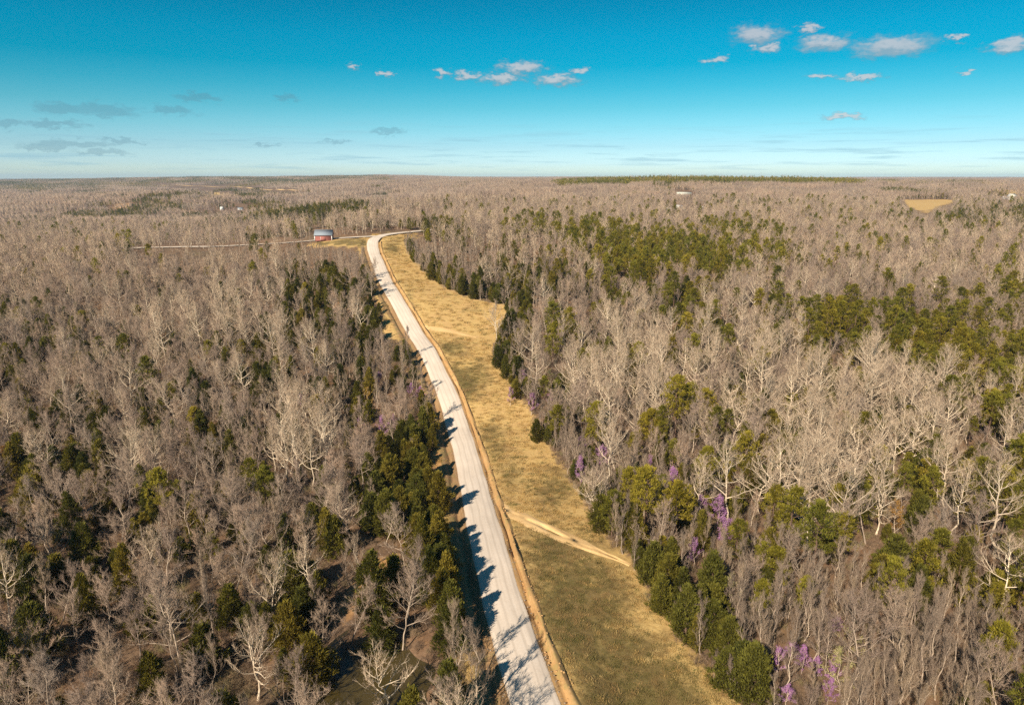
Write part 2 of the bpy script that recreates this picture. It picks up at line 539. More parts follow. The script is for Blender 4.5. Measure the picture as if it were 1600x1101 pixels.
M['rust'] = varied('rusty_leaves', [(0.0, (0.30, 0.14, 0.03)), (1.0, (0.38, 0.24, 0.04))], 0.6, 0.25, 0.8, 0.2)
M['bud'] = varied('yellow_green_buds', [(0.0, (0.34, 0.30, 0.10)), (1.0, (0.40, 0.36, 0.14))], 0.6, 0.25, 0.8, 0.2)
M['dry_grass'] = varied('dry_grass_blades', [(0.0, (0.46, 0.30, 0.105)), (0.5, (0.54, 0.37, 0.14)), (1.0, (0.62, 0.46, 0.20))], 0.6, 0.15, 0.8, 0.35)
M['green_grass'] = varied('green_grass_blades', [(0.0, (0.12, 0.11, 0.028)), (0.4, (0.175, 0.14, 0.045)), (0.7, (0.25, 0.165, 0.065)), (1.0, (0.36, 0.225, 0.09))], 0.6, 0.2, 0.8, 0.2)
M['brush'] = varied('brown_brush', [(0.0, (0.17, 0.115, 0.075)), (0.6, (0.27, 0.18, 0.115)), (1.0, (0.24, 0.20, 0.09))], 0.6, 0.2)
M['red'] = plain('faded_red_boards', (0.33, 0.125, 0.10), 0.85, 0.2)
M['metal_roof'] = plain('grey_metal_roof', (0.24, 0.27, 0.30), 0.7, 0.1)
M['white'] = plain('white_paint', (0.72, 0.70, 0.66), 0.6, 0.08)
M['pale_roof'] = plain('pale_roof', (0.62, 0.60, 0.50), 0.6, 0.1)
M['tan_wall'] = plain('tan_siding', (0.46, 0.38, 0.29), 0.7, 0.1)
M['dark'] = plain('dark_opening', (0.04, 0.04, 0.045), 0.4, 0.1)
M['wood'] = plain('weathered_pole', (0.30, 0.24, 0.19), 0.9, 0.2)
M['steel'] = plain('galvanised_steel', (0.30, 0.31, 0.33), 0.5, 0.1)
M['clod'] = plain('clay_clods', (0.44, 0.27, 0.12), 0.95, 0.35)
M['stone'] = plain('grey_brown_stone', (0.30, 0.24, 0.18), 0.95, 0.3)


def pond_material():
    m, k = new_mat('muddy_water')
    g = k.n('ShaderNodeNewGeometry').outputs['Position']
    f = k.noise(g, 0.35, 3)
    k.put(k.bs.inputs['Base Color'], k.mix(f, (0.045, 0.033, 0.011, 1), (0.085, 0.062, 0.02, 1)))
    k.bs.inputs['Roughness'].default_value = 0.12
    k.bs.inputs['Specular IOR Level'].default_value = 0.5
    bp = k.n('ShaderNodeBump')
    bp.inputs['Strength'].default_value = 0.08
    k.put(bp.inputs['Height'], k.noise(g, 2.5, 2))
    k.put(k.bs.inputs['Normal'], bp.outputs[0])
    return m


M['pond'] = pond_material()


# ------------------------------------------------------------------ object helpers
def mesh_np(name, V, F, mats, mat_idx=None):
    """mesh from numpy arrays; F is (n,3) or (n,4)"""
    me = bpy.data.meshes.new(name)
    V = np.asarray(V, np.float32)
    F = np.asarray(F, np.int32)
    n, k = F.shape
    me.vertices.add(len(V))
    me.vertices.foreach_set('co', V.ravel())
    me.loops.add(n * k)
    me.loops.foreach_set('vertex_index', F.ravel())
    me.polygons.add(n)
    me.polygons.foreach_set('loop_start', np.arange(0, n * k, k, dtype=np.int32))
    me.polygons.foreach_set('loop_total', np.full(n, k, np.int32))
    for m in (mats if isinstance(mats, (list, tuple)) else [mats]):
        me.materials.append(m)
    if mat_idx is not None:
        me.polygons.foreach_set('material_index', np.asarray(mat_idx, np.int32))
    me.update(calc_edges=True)
    return me


def link(name, data, parent=None):
    o = bpy.data.objects.new(name, data)
    col.objects.link(o)
    if parent is not None:
        o.parent = parent
    return o


def tag(o, label=None, cat=None, group=None, kind=None):
    for k, v in (('label', label), ('category', cat), ('group', group), ('kind', kind)):
        if v:
            o[k] = v
    return o


# ------------------------------------------------------------------ ground sheet
def build_ground():
    fine = np.tan(np.radians(np.arange(-20, 9, 0.11)))
    az_f = np.degrees(np.arctan(fine))
    azs = np.concatenate([np.arange(-180, -62, 8), np.arange(-60, -20, 0.45), az_f, np.arange(9.2, 60, 0.45), np.arange(62, 181, 8)])
    rad = np.concatenate([[4], np.geomspace(25, 13500, 470)])
    A, R = np.meshgrid(np.radians(azs), rad)
    X, Y = R * np.sin(A), R * np.cos(A)
    Z = ground_height(X, Y)
    nr, na = X.shape
    V = np.stack([X.ravel(), Y.ravel(), Z.ravel()], 1)
    i, j = np.meshgrid(np.arange(nr - 1), np.arange(na - 1), indexing='ij')
    a = (i * na + j).ravel()
    F = np.stack([a, a + 1, a + na + 1, a + na], 1)
    # cover weights: softened by sampling around each vertex
    x, y = X.ravel(), Y.ravel()
    s = np.clip(np.hypot(x, y) * 0.012, 2.2, 12)
    mead = np.zeros(len(x))
    clayw = np.zeros(len(x))
    for ox, oy in ((0, 0), (1, .3), (-1, .2), (.4, 1), (-.3, -1)):
        xx, yy = x + ox * s, y + oy * s
        q = pip(xx, yy, meadow_w) | pip(xx, yy, lawn_w) | pip(xx, yy, field_w) | pip(xx, yy, field2_w) | pip(xx, yy, clear2_w) | pip(xx, yy, open_left_w)
        mead += q / 5.0
        clayw += (pip(xx, yy, leftv_w) | pip(xx, yy, clear3_w)) / 5.0
    d, _ = line_dist(x, y, road_c)
    mead = np.maximum(mead, 0.75 * (1 - sstep(np.abs(d), 6, 9)) * (y < 420))
    px, py = project(x, y, Z.ravel())
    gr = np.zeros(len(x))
    for cx, cy, rx, ry, w in GREEN_AND_DIM:
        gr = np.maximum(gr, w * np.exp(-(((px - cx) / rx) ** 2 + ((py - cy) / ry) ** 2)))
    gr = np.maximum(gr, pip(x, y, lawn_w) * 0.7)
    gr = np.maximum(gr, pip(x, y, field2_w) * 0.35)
    colr = np.zeros((len(x), 4), np.float32)
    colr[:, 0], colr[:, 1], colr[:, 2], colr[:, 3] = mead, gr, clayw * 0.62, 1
    cx, cy = x[F].mean(1), y[F].mean(1)
    in_m = pip(cx, cy, meadow_w) | pip(cx, cy, lawn_w)
    in_f = pip(cx, cy, field_w)
    in_g = pip(cx, cy, field2_w)
    for name, sel in (('ground', ~(in_m | in_f | in_g)), ('meadow', in_m), ('hay_field', in_f), ('pasture', in_g)):
        f = F[sel]
        if not len(f):
            continue
        u, inv = np.unique(f, return_inverse=True)
        me = mesh_np(name, V[u], inv.reshape(f.shape), M['ground'])
        ca = me.color_attributes.new('cover', 'FLOAT_COLOR', 'POINT')
        ca.data.foreach_set('color', colr[u].ravel())
        me.polygons.foreach_set('use_smooth', np.ones(len(f), bool))
        tag(link(name, me), kind='structure')


GREEN_AND_DIM = [(720, 600, 34, 40, .95), (612, 388, 16, 10, .8), (705, 545, 30, 14, .8), (745, 585, 26, 30, .7), (870, 760, 50, 40, .65), (900, 960, 100, 130, 1.0), (1000, 1090, 140, 90, 1.0),  # green patches; the heavy near ones also paint a dim foreground into the grass
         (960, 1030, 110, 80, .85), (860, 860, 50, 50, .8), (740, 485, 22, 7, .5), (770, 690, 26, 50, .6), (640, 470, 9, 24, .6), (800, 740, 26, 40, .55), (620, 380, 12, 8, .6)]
build_ground()


def strip(name, c, offs, zoff, level, mat, jag=0.0, seed=0, taper=0):
    """a ribbon along a centreline; offs: cross positions (metres, right positive), zoff: their heights over LEVEL"""
    t = np.gradient(c, axis=0)
    t /= np.linalg.norm(t, axis=1)[:, None] + 1e-9
    nrm = np.stack([t[:, 1], -t[:, 0]], 1)
    n, k = len(c), len(offs)
    r = np.random.default_rng(seed)
    s = np.arange(n)
    V = np.zeros((n, k, 3))
    uv = np.zeros((n, k, 2))
    ln = np.concatenate([[0], np.cumsum(np.linalg.norm(np.diff(c, axis=0), axis=1))])
    tp = np.clip((n - 1 - s) / max(taper, 1e-6), 0.12, 1) ** .7 if taper else 1.0
    for j, (o, z) in enumerate(zip(offs, zoff)):
        w = sum(np.sin(s / p + r.uniform(0, 6)) for p in (2.1, 4.7, 11.3)) / 3
        oo = (o + (jag * w if 0 < j < k - 1 or jag > 0.15 else 0)) * tp
        V[:, j, :2] = c + nrm * (oo if np.ndim(oo) else np.full(n, oo))[:, None]
        zj = z + (0.10 * jag / 0.2 * sum(np.sin(s / p + r.uniform(0, 6)) for p in (1.7, 3.9, 8.1)) / 3 if 0 < j < k - 1 else 0)
        V[:, j, 2] = (level if level is not None else ground_height(V[:, j, 0], V[:, j, 1])) + zj
        uv[:, j, 0] = o
        uv[:, j, 1] = ln
    i, j = np.meshgrid(np.arange(n - 1), np.arange(k - 1), indexing='ij')
    a = (i * k + j).ravel()
    F = np.stack([a, a + 1, a + k + 1, a + k], 1)
    me = mesh_np(name, V.reshape(-1, 3), F, mat)
    lay = me.uv_layers.new(name='UVMap')
    lay.data.foreach_set('uv', uv.reshape(-1, 2)[F.ravel()].astype(np.float32).ravel())
    me.polygons.foreach_set('use_smooth', np.ones(len(F), bool))
    return tag(link(name, me), kind='structure')


rl = road_level(road_c)
strip('gravel_road', road_c, [-3.05, -2.6, -1.8, -0.9, 0, 0.9, 1.8, 2.6, 3.05], [0.02, 0.13, 0.18, 0.21, 0.23, 0.21, 0.18, 0.13, 0.02], rl, M['gravel'], 0.16, 3)
kk = int(np.argmax(road_c[:, 1] > 330)) if (road_c[:, 1] > 330).any() else len(road_c)
strip('clay_verge', road_c[:kk + 60], [2.8, 3.25, 3.65, 3.95, 4.15, 4.4, 4.65, 4.9, 5.4], [0.0, -0.05, -0.16, -0.50, -0.22, 0.30, 0.40, 0.16, -0.12], rl[:kk + 60], M['clay'], 0.34, 5)
strip('roadside_ditch', road_c[:kk + 50], [-6.5, -5.6, -5.0, -4.6, -4.3, -3.9, -3.4, -2.95], [-0.10, 0.06, -0.15, -0.55, -0.62, -0.25, -0.05, 0.0], rl[:kk + 50], M['ditch'], 0.2, 8)
strip('side_road', side_c, [-3.0, -1.6, 0, 1.6, 3.0], [0.10, 0.25, 0.3, 0.25, 0.10], road_level(side_c), M['gravel'], 0.05, 4)
strip('dirt_track', track_c, [-1.9, -1.3, -0.7, -0.25, 0.1, 0.5, 1.2, 1.9], [0.03, 0.12, 0.22, 0.10, 0.04, 0.16, 0.12, 0.03], None, M['dirt'], 0.4, 6, 22)
strip('dirt_path', track2_c, [-1.6, -0.7, 0.7, 1.6], [0.06, 0.14, 0.14, 0.06], None, M['dirt'], 0.3, 7, 16)
strip('foot_path', track3_c, [-0.9, -0.3, 0.3, 0.9], [0.08, 0.13, 0.13, 0.08], None, M['dirt'], 0.1, 9)


def build_pond():
    c = resample(np.vstack([pond_w, pond_w[:1]]), 1.2)
    c = pond_c + (c - pond_c) * 2.3
    V = [(pond_c[0], pond_c[1], POND_Z)] + [(p[0], p[1], POND_Z) for p in c]
    n = len(c)
    F = [(0, 1 + i, 1 + (i + 1) % n) for i in range(n)]
    tag(link('pond', mesh_np('pond', V, F, M['pond'])), kind='structure')


build_pond()


# ------------------------------------------------------------------ plant geometry
class Geo:
    def __init__(self):
        self.V, self.F, self.MI, self.n = [], [], [], 0

    def add(self, V, F, mi=0):
        self.V.append(V)
        self.F.append(F + self.n)
        self.MI.append(np.full(len(F), mi))
        self.n += len(V)

    def tube(self, P, R, sides=5, mi=0):
        P = np.asarray(P, float)
        R = np.asarray(R, float)
        T = np.gradient(P, axis=0)
        T /= np.linalg.norm(T, axis=1)[:, None] + 1e-9
        ref = np.where(np.abs(T[:, 2:3]) < 0.9, [[0, 0, 1.0]], [[1.0, 0, 0]])
        A = np.cross(T, ref)
        A /= np.linalg.norm(A, axis=1)[:, None] + 1e-9
        B = np.cross(T, A)
        th = np.arange(sides) * 2 * math.pi / sides
        V = (P[:, None, :] + R[:, None, None] * (np.cos(th)[None, :, None] * A[:, None, :] + np.sin(th)[None, :, None] * B[:, None, :])).reshape(-1, 3)
        F = []
        for i in range(len(P) - 1):
            for k in range(sides):
                a, b = i * sides + k, i * sides + (k + 1) % sides
                F += [(a, b, b + sides), (a, b + sides, a + sides)]
        self.add(V, np.array(F), mi)

    def spikes(self, P, D, Wd, mi=0):
        """three-sided tapering pieces from P along D (length included), base width Wd"""
        P, D = np.asarray(P, float), np.asarray(D, float)
        n = len(P)
        if not n:
            return
        T = D / (np.linalg.norm(D, axis=1)[:, None] + 1e-9)
        ref = np.where(np.abs(T[:, 2:3]) < 0.9, [[0, 0, 1.0]], [[1.0, 0, 0]])
        A = np.cross(T, ref)
        A /= np.linalg.norm(A, axis=1)[:, None] + 1e-9
        B = np.cross(T, A)
        Wd = np.broadcast_to(np.asarray(Wd, float), (n,))[:, None] * 0.58
        V = np.stack([P + A * Wd, P + (-0.5 * A + 0.866 * B) * Wd, P + (-0.5 * A - 0.866 * B) * Wd, P + D], 1).reshape(-1, 3)
        a = np.arange(n) * 4
        F = np.concatenate([np.stack([a, a + 1, a + 3], 1), np.stack([a + 1, a + 2, a + 3], 1), np.stack([a + 2, a, a + 3], 1)])
        self.add(V, F, mi)

    def leaves(self, P, D, Wd, mi=0):
        """bent pairs of small triangles standing off P along D: scale sprays, needles, petals"""
        P, D = np.asarray(P, float), np.asarray(D, float)
        n = len(P)
        T = D / (np.linalg.norm(D, axis=1)[:, None] + 1e-9)
        ref = np.where(np.abs(T[:, 2:3]) < 0.9, [[0, 0, 1.0]], [[1.0, 0, 0]])
        A = np.cross(T, ref)
        A /= np.linalg.norm(A, axis=1)[:, None] + 1e-9
        B = np.cross(T, A)
        w = np.broadcast_to(np.asarray(Wd, float), (n,))[:, None]
        mid = P + D * 0.45
        V = np.stack([P, mid + A * w * 0.5 - B * w * 0.2, P + D, mid - A * w * 0.5 - B * w * 0.2], 1).reshape(-1, 3)
        a = np.arange(n) * 4
        F = np.concatenate([np.stack([a, a + 1, a + 2], 1), np.stack([a, a + 2, a + 3], 1)])
        self.add(V, F, mi)

    def mesh(self, name, mats):
        return mesh_np(name, np.concatenate(self.V), np.concatenate(self.F), mats, np.concatenate(self.MI))


def unit(v):
    return v / (np.linalg.norm(v, axis=-1, keepdims=True) + 1e-9)


def along(P, s):
    """point and tangent on a polyline at s in 0..1"""
    k = s * (len(P) - 1)
    i = min(int(k), len(P) - 2)
    f = k - i
    return P[i] * (1 - f) + P[i + 1] * f, P[i + 1] - P[i]


def bare_tree(seed, H, spread, t0, nl, nb, nt, nk, up=0.5, flat=0.0, tw=1.0, lean=0.0, full=True, lf=1.0):
    """leafless broadleaf tree. Returns trunk Geo (trunk and limbs) and crown Geo (branches, twigs)"""
    r = np.random.default_rng(seed)
    tr, cr = Geo(), Geo()
    n = 9
    P = np.zeros((n, 3))
    la = r.uniform(0, 6.28)
    for i in range(1, n):
        P[i] = P[i - 1] + np.array([r.normal(0, .018) * H + lean * H * .1 * math.cos(la) / n * 4, r.normal(0, .018) * H + lean * H * .1 * math.sin(la) / n * 4, H * 0.86 / (n - 1)])
    r0 = (0.0105 * H + 0.03) * (0.55 + 0.45 * lf)
    R = r0 * (1 - 0.80 * np.linspace(0, 1, n) ** 0.9)
    R[0] *= 1.35
    tr.tube(P, R, 7 if full else 4)
    bs, bd, bl = [], [], []
    for i in range(nl):
        t = t0 + (1 - t0) * ((i + r.uniform(0, .9)) / nl) ** 0.9
        t = min(t, 0.99)
        p, tg = along(P, t)
        th = i * 2.4 + r.normal(0, .5)
        q = (t - t0) / (1 - t0)
        elev = math.radians(22 + 48 * q + r.normal(0, 9) - 22 * flat * (1 - q))
        L = H * spread * (1.0 - 0.52 * q) * r.uniform(.75, 1.15)
        d = np.array([math.cos(th) * math.cos(elev), math.sin(th) * math.cos(elev), math.sin(elev)])
        m = 6
        Q = np.zeros((m, 3))
        Q[0] = p
        for k in range(1, m):
            d = unit(d + np.array([0, 0, 0.16 * up]) + r.normal(0, .15, 3))
            Q[k] = Q[k - 1] + d * L / (m - 1)
        rl_ = max(0.03 * lf, float(np.interp(t, np.linspace(0, 1, n), R)) * r.uniform(.62, .82) * lf)
        tr.tube(Q, rl_ * (1 - 0.80 * np.linspace(0, 1, m)), 5 if full else 3)
        for b in range(nb):
            s = 0.16 + 0.84 * (b + r.uniform(0, .9)) / nb
            p2, tg2 = along(Q, min(s, .999))
            d2 = unit(unit(tg2) * 1.0 + r.normal(0, .55, 3) + np.array([0, 0, .35 * up]))
            L2 = L * r.uniform(.28, .5) * (1.1 - .45 * s)
            m2 = 4 if full else 2
            S = np.zeros((m2, 3))
            S[0] = p2
            for k in range(1, m2):
                d2 = unit(d2 + np.array([0, 0, .22 * up]) + r.normal(0, .16, 3))
                S[k] = S[k - 1] + d2 * L2 / (m2 - 1)
            if full:
                (tr if b % 2 == 0 else cr).tube(S, max(.026 * lf, rl_ * .42) * (1 - .72 * np.linspace(0, 1, m2)), 3)
            else:
                cr.spikes(S[:1], S[1:2] - S[:1], rl_ * 1.0)
            for _ in range(nt):
                s3 = r.uniform(.1, 1)
                p3, tg3 = along(S, min(s3, .999))
                bs.append(p3)
                bd.append(unit(tg3))
                bl.append(L2)
    bs, bd, bl = np.array(bs), np.array(bd), np.array(bl)
    k = len(bs)
    D = unit(bd + r.normal(0, .5, (k, 3)) + np.array([0, 0, .45 * up])) * (H * 0.052 * r.uniform(.6, 1.4, k))[:, None]
    cr.spikes(bs, D, 0.030 * tw)
    if nk:
        u = r.uniform(.15, .95, (k, nk))
        P4 = (bs[:, None, :] + D[:, None, :] * u[:, :, None]).reshape(-1, 3)
        D4 = unit(np.repeat(unit(D), nk, 0) + r.normal(0, .55, (k * nk, 3)) + np.array([0, 0, .3 * up])) * (H * 0.030 * r.uniform(.6, 1.5, k * nk))[:, None]
        cr.spikes(P4, D4, 0.0155 * tw)
    return tr, cr


def cedar(seed, H, width, n_cl, n_sp, size, full=True, taper=0.75):
    """eastern red cedar: dense, ragged ovoid to conical crown down to the ground"""
    r = np.random.default_rng(seed)
    tr, cr = Geo(), Geo()
    tr.tube([[0, 0, -.3], [0.03, 0, H * .3], [0, .05, H * .93]], [0.020 * H, .014 * H, .01], 5 if full else 3)
    ph = r.uniform(0, 6.28, 6)
    t = r.beta(1.15, 1.35, n_cl) * 0.96 + 0.04
    th = r.uniform(0, 2 * math.pi, n_cl)
    prof = np.minimum(1.0, (t / 0.16) ** 0.6) * (1 - t ** 1.6) ** taper
    lob = 1 + .24 * np.sin(3 * th + ph[0] + 6 * t) + .20 * np.sin(5 * th + ph[1] - 11 * t) + .18 * np.sin(2 * th + ph[2] + 21 * t)
    rad = width / 2 * prof * lob * np.sqrt(r.uniform(.22, 1.12, n_cl)) * r.choice([1, 1, 1, 1.18, .8], n_cl) + 0.06
    C = np.stack([rad * np.cos(th), rad * np.sin(th), t * H], 1)
    out = unit(np.stack([np.cos(th), np.sin(th), .35 + 1.1 * t], 1))
    if full:
        sel = r.choice(n_cl, min(n_cl, 90), replace=False)
        B = np.stack([np.zeros(len(sel)), np.zeros(len(sel)), C[sel, 2] * .8], 1)
        tr.spikes(B, C[sel] - B, 0.05)
    k = n_cl * n_sp
    Cc = np.repeat(C, n_sp, 0)
    O = np.repeat(out, n_sp, 0)
    P = Cc + r.normal(0, 1, (k, 3)) * (size * .42)
    D = unit(O + r.normal(0, .45, (k, 3)) + np.array([0, 0, .45])) * (size * r.uniform(.6, 1.5, k))[:, None]
    cr.leaves(P, D, size * .42)
    return tr, cr


def pine(seed, H, width, nb, nt, nn, size, full=True, base=0.35):
    r = np.random.default_rng(seed)
    tr, cr = Geo(), Geo()
    P = np.array([[0, 0, -.3], [r.normal(0, .1), r.normal(0, .1), H * .4], [r.normal(0, .2), r.normal(0, .2), H * .75], [r.normal(0, .2), r.normal(0, .2), H]])
    tr.tube(P, [.013 * H, .010 * H, .006 * H, .01], 6 if full else 3)
    C, O = [], []
    for i in range(nb):
        t = base + (1 - base) * (i + r.uniform(0, 1)) / nb
        p, _ = along(P, min(t, .995))
        th = i * 2.4 + r.normal(0, .4)
        q = (t - base) / (1 - base)
        L = width / 2 * (1 - q ** 1.7) ** .8 * (0.55 + .45 * min(1, q * 4)) * r.uniform(.65, 1.2) + .2
        elev = math.radians(2 + 45 * q + r.normal(0, 8))
        d = np.array([math.cos(th) * math.cos(elev), math.sin(th) * math.cos(elev), math.sin(elev)])
        e = p + d * L + np.array([0, 0, .06 * L * L])
        if full:
            tr.tube([p, (p + e) / 2 - [0, 0, .04 * L], e], [.045, .03, .012], 3)
        for k in range(nt):
            s = r.uniform(.4, 1.05)
            C.append(p + (e - p) * s + r.normal(0, .12 * L + .08, 3) * [1, 1, .5])
            O.append(unit(d + np.array([0, 0, .5])))
    C, O = np.array(C), np.array(O)
    k = len(C) * nn
    Pn = np.repeat(C, nn, 0) + r.normal(0, size * .25, (k, 3))
    D = unit(np.repeat(O, nn, 0) * .9 + r.normal(0, .6, (k, 3)) + np.array([0, 0, .3])) * (size * r.uniform(.6, 1.3, k))[:, None]
    cr.leaves(Pn, D, size * .26)
    return tr, cr


def blossom_tree(seed, H, n_pet, mat_size):
    """small multi-stemmed understory tree with flowers or leaves along its twigs"""
    r = np.random.default_rng(seed)
    tr, cr = bare_tree(seed, H, 0.42, 0.15, 9, 6, 6, 0, 0.6, tw=1.0)
    Vs = np.concatenate(cr.V[-1:]).reshape(-1, 4, 3)
    a, b = Vs[:, :3].mean(1), Vs[:, 3]
    idx = r.integers(0, len(a), n_pet)
    P = a[idx] + (b - a)[idx] * r.uniform(0, 1, n_pet)[:, None] + r.normal(0, .12, (n_pet, 3))
    D = unit(r.normal(0, 1, (n_pet, 3))) * mat_size
    fl = Geo()
    fl.leaves(P, D, mat_size)
    for V, F in zip(cr.V, cr.F):
        pass
    tr2 = Geo()
    for g in (tr, cr):
        tr2.add(np.concatenate(g.V), np.concatenate(g.F))
    return tr2, fl


def merged(name, tr, cr, mt, mc):
    g = Geo()
    g.add(np.concatenate(tr.V), np.concatenate(tr.F), 0)
    g.add(np.concatenate(cr.V), np.concatenate(cr.F), 1)
    return g.mesh(name, [mt, mc])


PROTO = {}      # kind -> list of dict(trunk mesh, crown mesh, height)


def proto(kind, tr, cr, mt, mc, H, look):
    L = PROTO.setdefault(kind, [])
    L.append(dict(trunk=tr.mesh('trunk', [mt]), crown=cr.mesh('crown', [mc]), both=merged('tree', tr, cr, mt, mc), H=H, look=look))


# big and medium leafless trees, seen near
for s, H, sp, t0, nl, flat, cream, lean, look in [
        (1, 15, .46, .30, 17, .6, 1, .3, 'broad cream-limbed'), (2, 16, .38, .38, 17, .3, 1, .0, 'tall cream-limbed'), (3, 13, .50, .24, 16, .9, 1, .5, 'wide spreading pale'),
        (9, 14, .42, .30, 17, .4, 1, .6, 'forked cream-limbed'),
        (4, 14, .38, .32, 16, .2, 0, .2, 'grey upright'), (5, 12, .48, .26, 17, .4, 0, .5, 'grey rounded'), (6, 13, .33, .34, 16, .0, 0, .0, 'slim grey'),
        (7, 11, .48, .25, 15, .6, 0, .8, 'leaning grey'), (8, 13, .45, .28, 18, .3, 0, .3, 'mauve-grey rounded'), (10, 10, .52, .22, 16, .5, 0, .4, 'low spreading brown'),
        (11, 12, .44, .30, 17, .2, 0, .9, 'crooked brown'), (12, 14, .40, .26, 18, .3, 0, .1, 'dense brown-grey')]:
    tr, cr = bare_tree(s, H, sp, t0, nl, 8, 6 if cream else 7, 2 if cream else 3, 0.6, flat, 1.05, lean, lf=1.12 if cream else .70)
    proto('bare', tr, cr, M['bark_cream'] if cream else M['bark'], M['twig_cream'] if cream else M['twig'], H, look)
for s, H, sp, look in [(21, 10, .26, 'thin young'), (22, 11, .22, 'slender young'), (23, 9, .30, 'bushy young'), (24, 12, .22, 'tall thin young'), (25, 10, .24, 'brushy young')]:
    tr, cr = bare_tree(s, H, sp, .16, 17, 6, 6, 3, 1.4, 0, .85, lf=.42)
    proto('young', tr, cr, M['bark'], M['twig_young'], H, look)
for s, H, w, tp, look in [(31, 8.0, 4.0, .75, 'full'), (32, 7, 3.9, .6, 'rounded'), (33, 9.5, 3.6, .9, 'tall pointed'), (34, 6, 3.6, .65, 'low bushy'), (35, 8, 3.4, .85, 'narrow')]:
    tr, cr = cedar(s, H, w, 330, 19, .42, True, tp)
    proto('cedar', tr, cr, M['cedar_bark'], M['cedar'], H, look)
for s, H, w, look in [(41, 12, 5.2, 'open-crowned'), (42, 10, 4.6, 'young bushy'), (43, 14, 5.4, 'tall'), (44, 8, 4.2, 'short full')]:
    tr, cr = pine(s, H, w, 46, 7, 15, .46, True, .22 if H < 11 else .34)
    proto('pine', tr, cr, M['cedar_bark'], M['pine'], H, look)
for s, H in [(51, 6.0), (52, 5.0), (53, 7.0)]:
    tr, cr = blossom_tree(s, H, 1300, .125)
    proto('redbud', tr, cr, M['bark'], M['redbud'], H, 'magenta-flowering')
tr, cr = blossom_tree(55, 8.0, 2200, .16)
proto('rust', tr, cr, M['bark'], M['rust'], 8, 'rusty-leaved')
tr, cr = blossom_tree(56, 8.0, 1600, .12)
proto('bud', tr, cr, M['bark'], M['bud'], 8, 'budding')

# the same kinds for the middle distance (fewer, stouter pieces)
MID = {'bare': [], 'young': [], 'cedar': [], 'pine': []}
for s, H, sp, t0, cream in [(61, 13, .44, .3, 1), (62, 12, .42, .3, 0), (63, 14, .38, .34, 0), (64, 11, .46, .26, 0), (65, 13, .42, .3, 0), (66, 14, .36, .28, 1)]:
    tr, cr = bare_tree(s, H, sp, t0, 12, 6, 8, 0, .6, .3, 2.4, .2, False, .75)
    MID['bare'].append((merged('m', tr, cr, M['bark_cream'] if cream else M['bark'], M['twig_cream'] if cream else M['twig']), H))
for s, H in [(71, 10), (72, 11), (73, 9)]:
    tr, cr = bare_tree(s, H, .24, .16, 10, 5, 7, 0, 1.5, 0, 2.4, 0, False)
    MID['young'].append((merged('m', tr, cr, M['bark'], M['twig_young']), H))
for s, H, w in [(75, 8.5, 4.2), (76, 7, 3.8), (77, 9, 3.6)]:
    tr, cr = cedar(s, H, w, 200, 5, .62, False)
    MID['cedar'].append((merged('m', tr, cr, M['cedar_bark'], M['cedar']), H))
for s, H, w in [(78, 12, 5), (79, 10, 4.6), (80, 14, 5.2)]:
    tr, cr = pine(s, H, w, 26, 4, 8, .85, False, .3)
    MID['pine'].append((merged('m', tr, cr, M['cedar_bark'], M['pine']), H))


def far_tile(seed, size, n, mix, k, em='cedar'):
    """a patch of distant wood: n small trees, mix = share of evergreens"""
    r = np.random.default_rng(seed)
    g = Geo()
    for i in range(n):
        x, y = r.uniform(-size / 2, size / 2, 2)
        ev = r.uniform() < mix
        H = r.uniform(8, 13) if ev else r.uniform(10, 16)
        b = np.array([x, y, 0])
        cream = r.uniform() < .10
        g.spikes(b[None] - [0, 0, 1], np.array([[r.normal(0, .4), r.normal(0, .4), H]]), .35 if not ev else .3, 0 if not ev else 3)
        t = r.uniform(.15, .95, k) if ev else r.uniform(.35, .9, k)
        th = r.uniform(0, 6.28, k)
        if ev:
            rad = 2.4 * (1 - t ** 1.5) + .2
            P = b + np.stack([rad * np.cos(th) * .5, rad * np.sin(th) * .5, t * H], 1)
            D = np.stack([rad * np.cos(th) * .7, rad * np.sin(th) * .7, np.full(k, 1.3)], 1) * r.uniform(.7, 1.3, (k, 1))
            g.leaves(P, D, 1.5, 3)
        else:
            P = b + np.stack([np.zeros(k), np.zeros(k), t * H * .8], 1)
            D = np.stack([np.cos(th), np.sin(th), r.uniform(.6, 1.6, k)], 1) * (H * .26 * r.uniform(.6, 1.2, (k, 1)))
            g.spikes(P, D, .24, 2 if cream else 1)
    return g.mesh('far', [M['bark'], M['twig'], M['twig_cream'], M[em]])


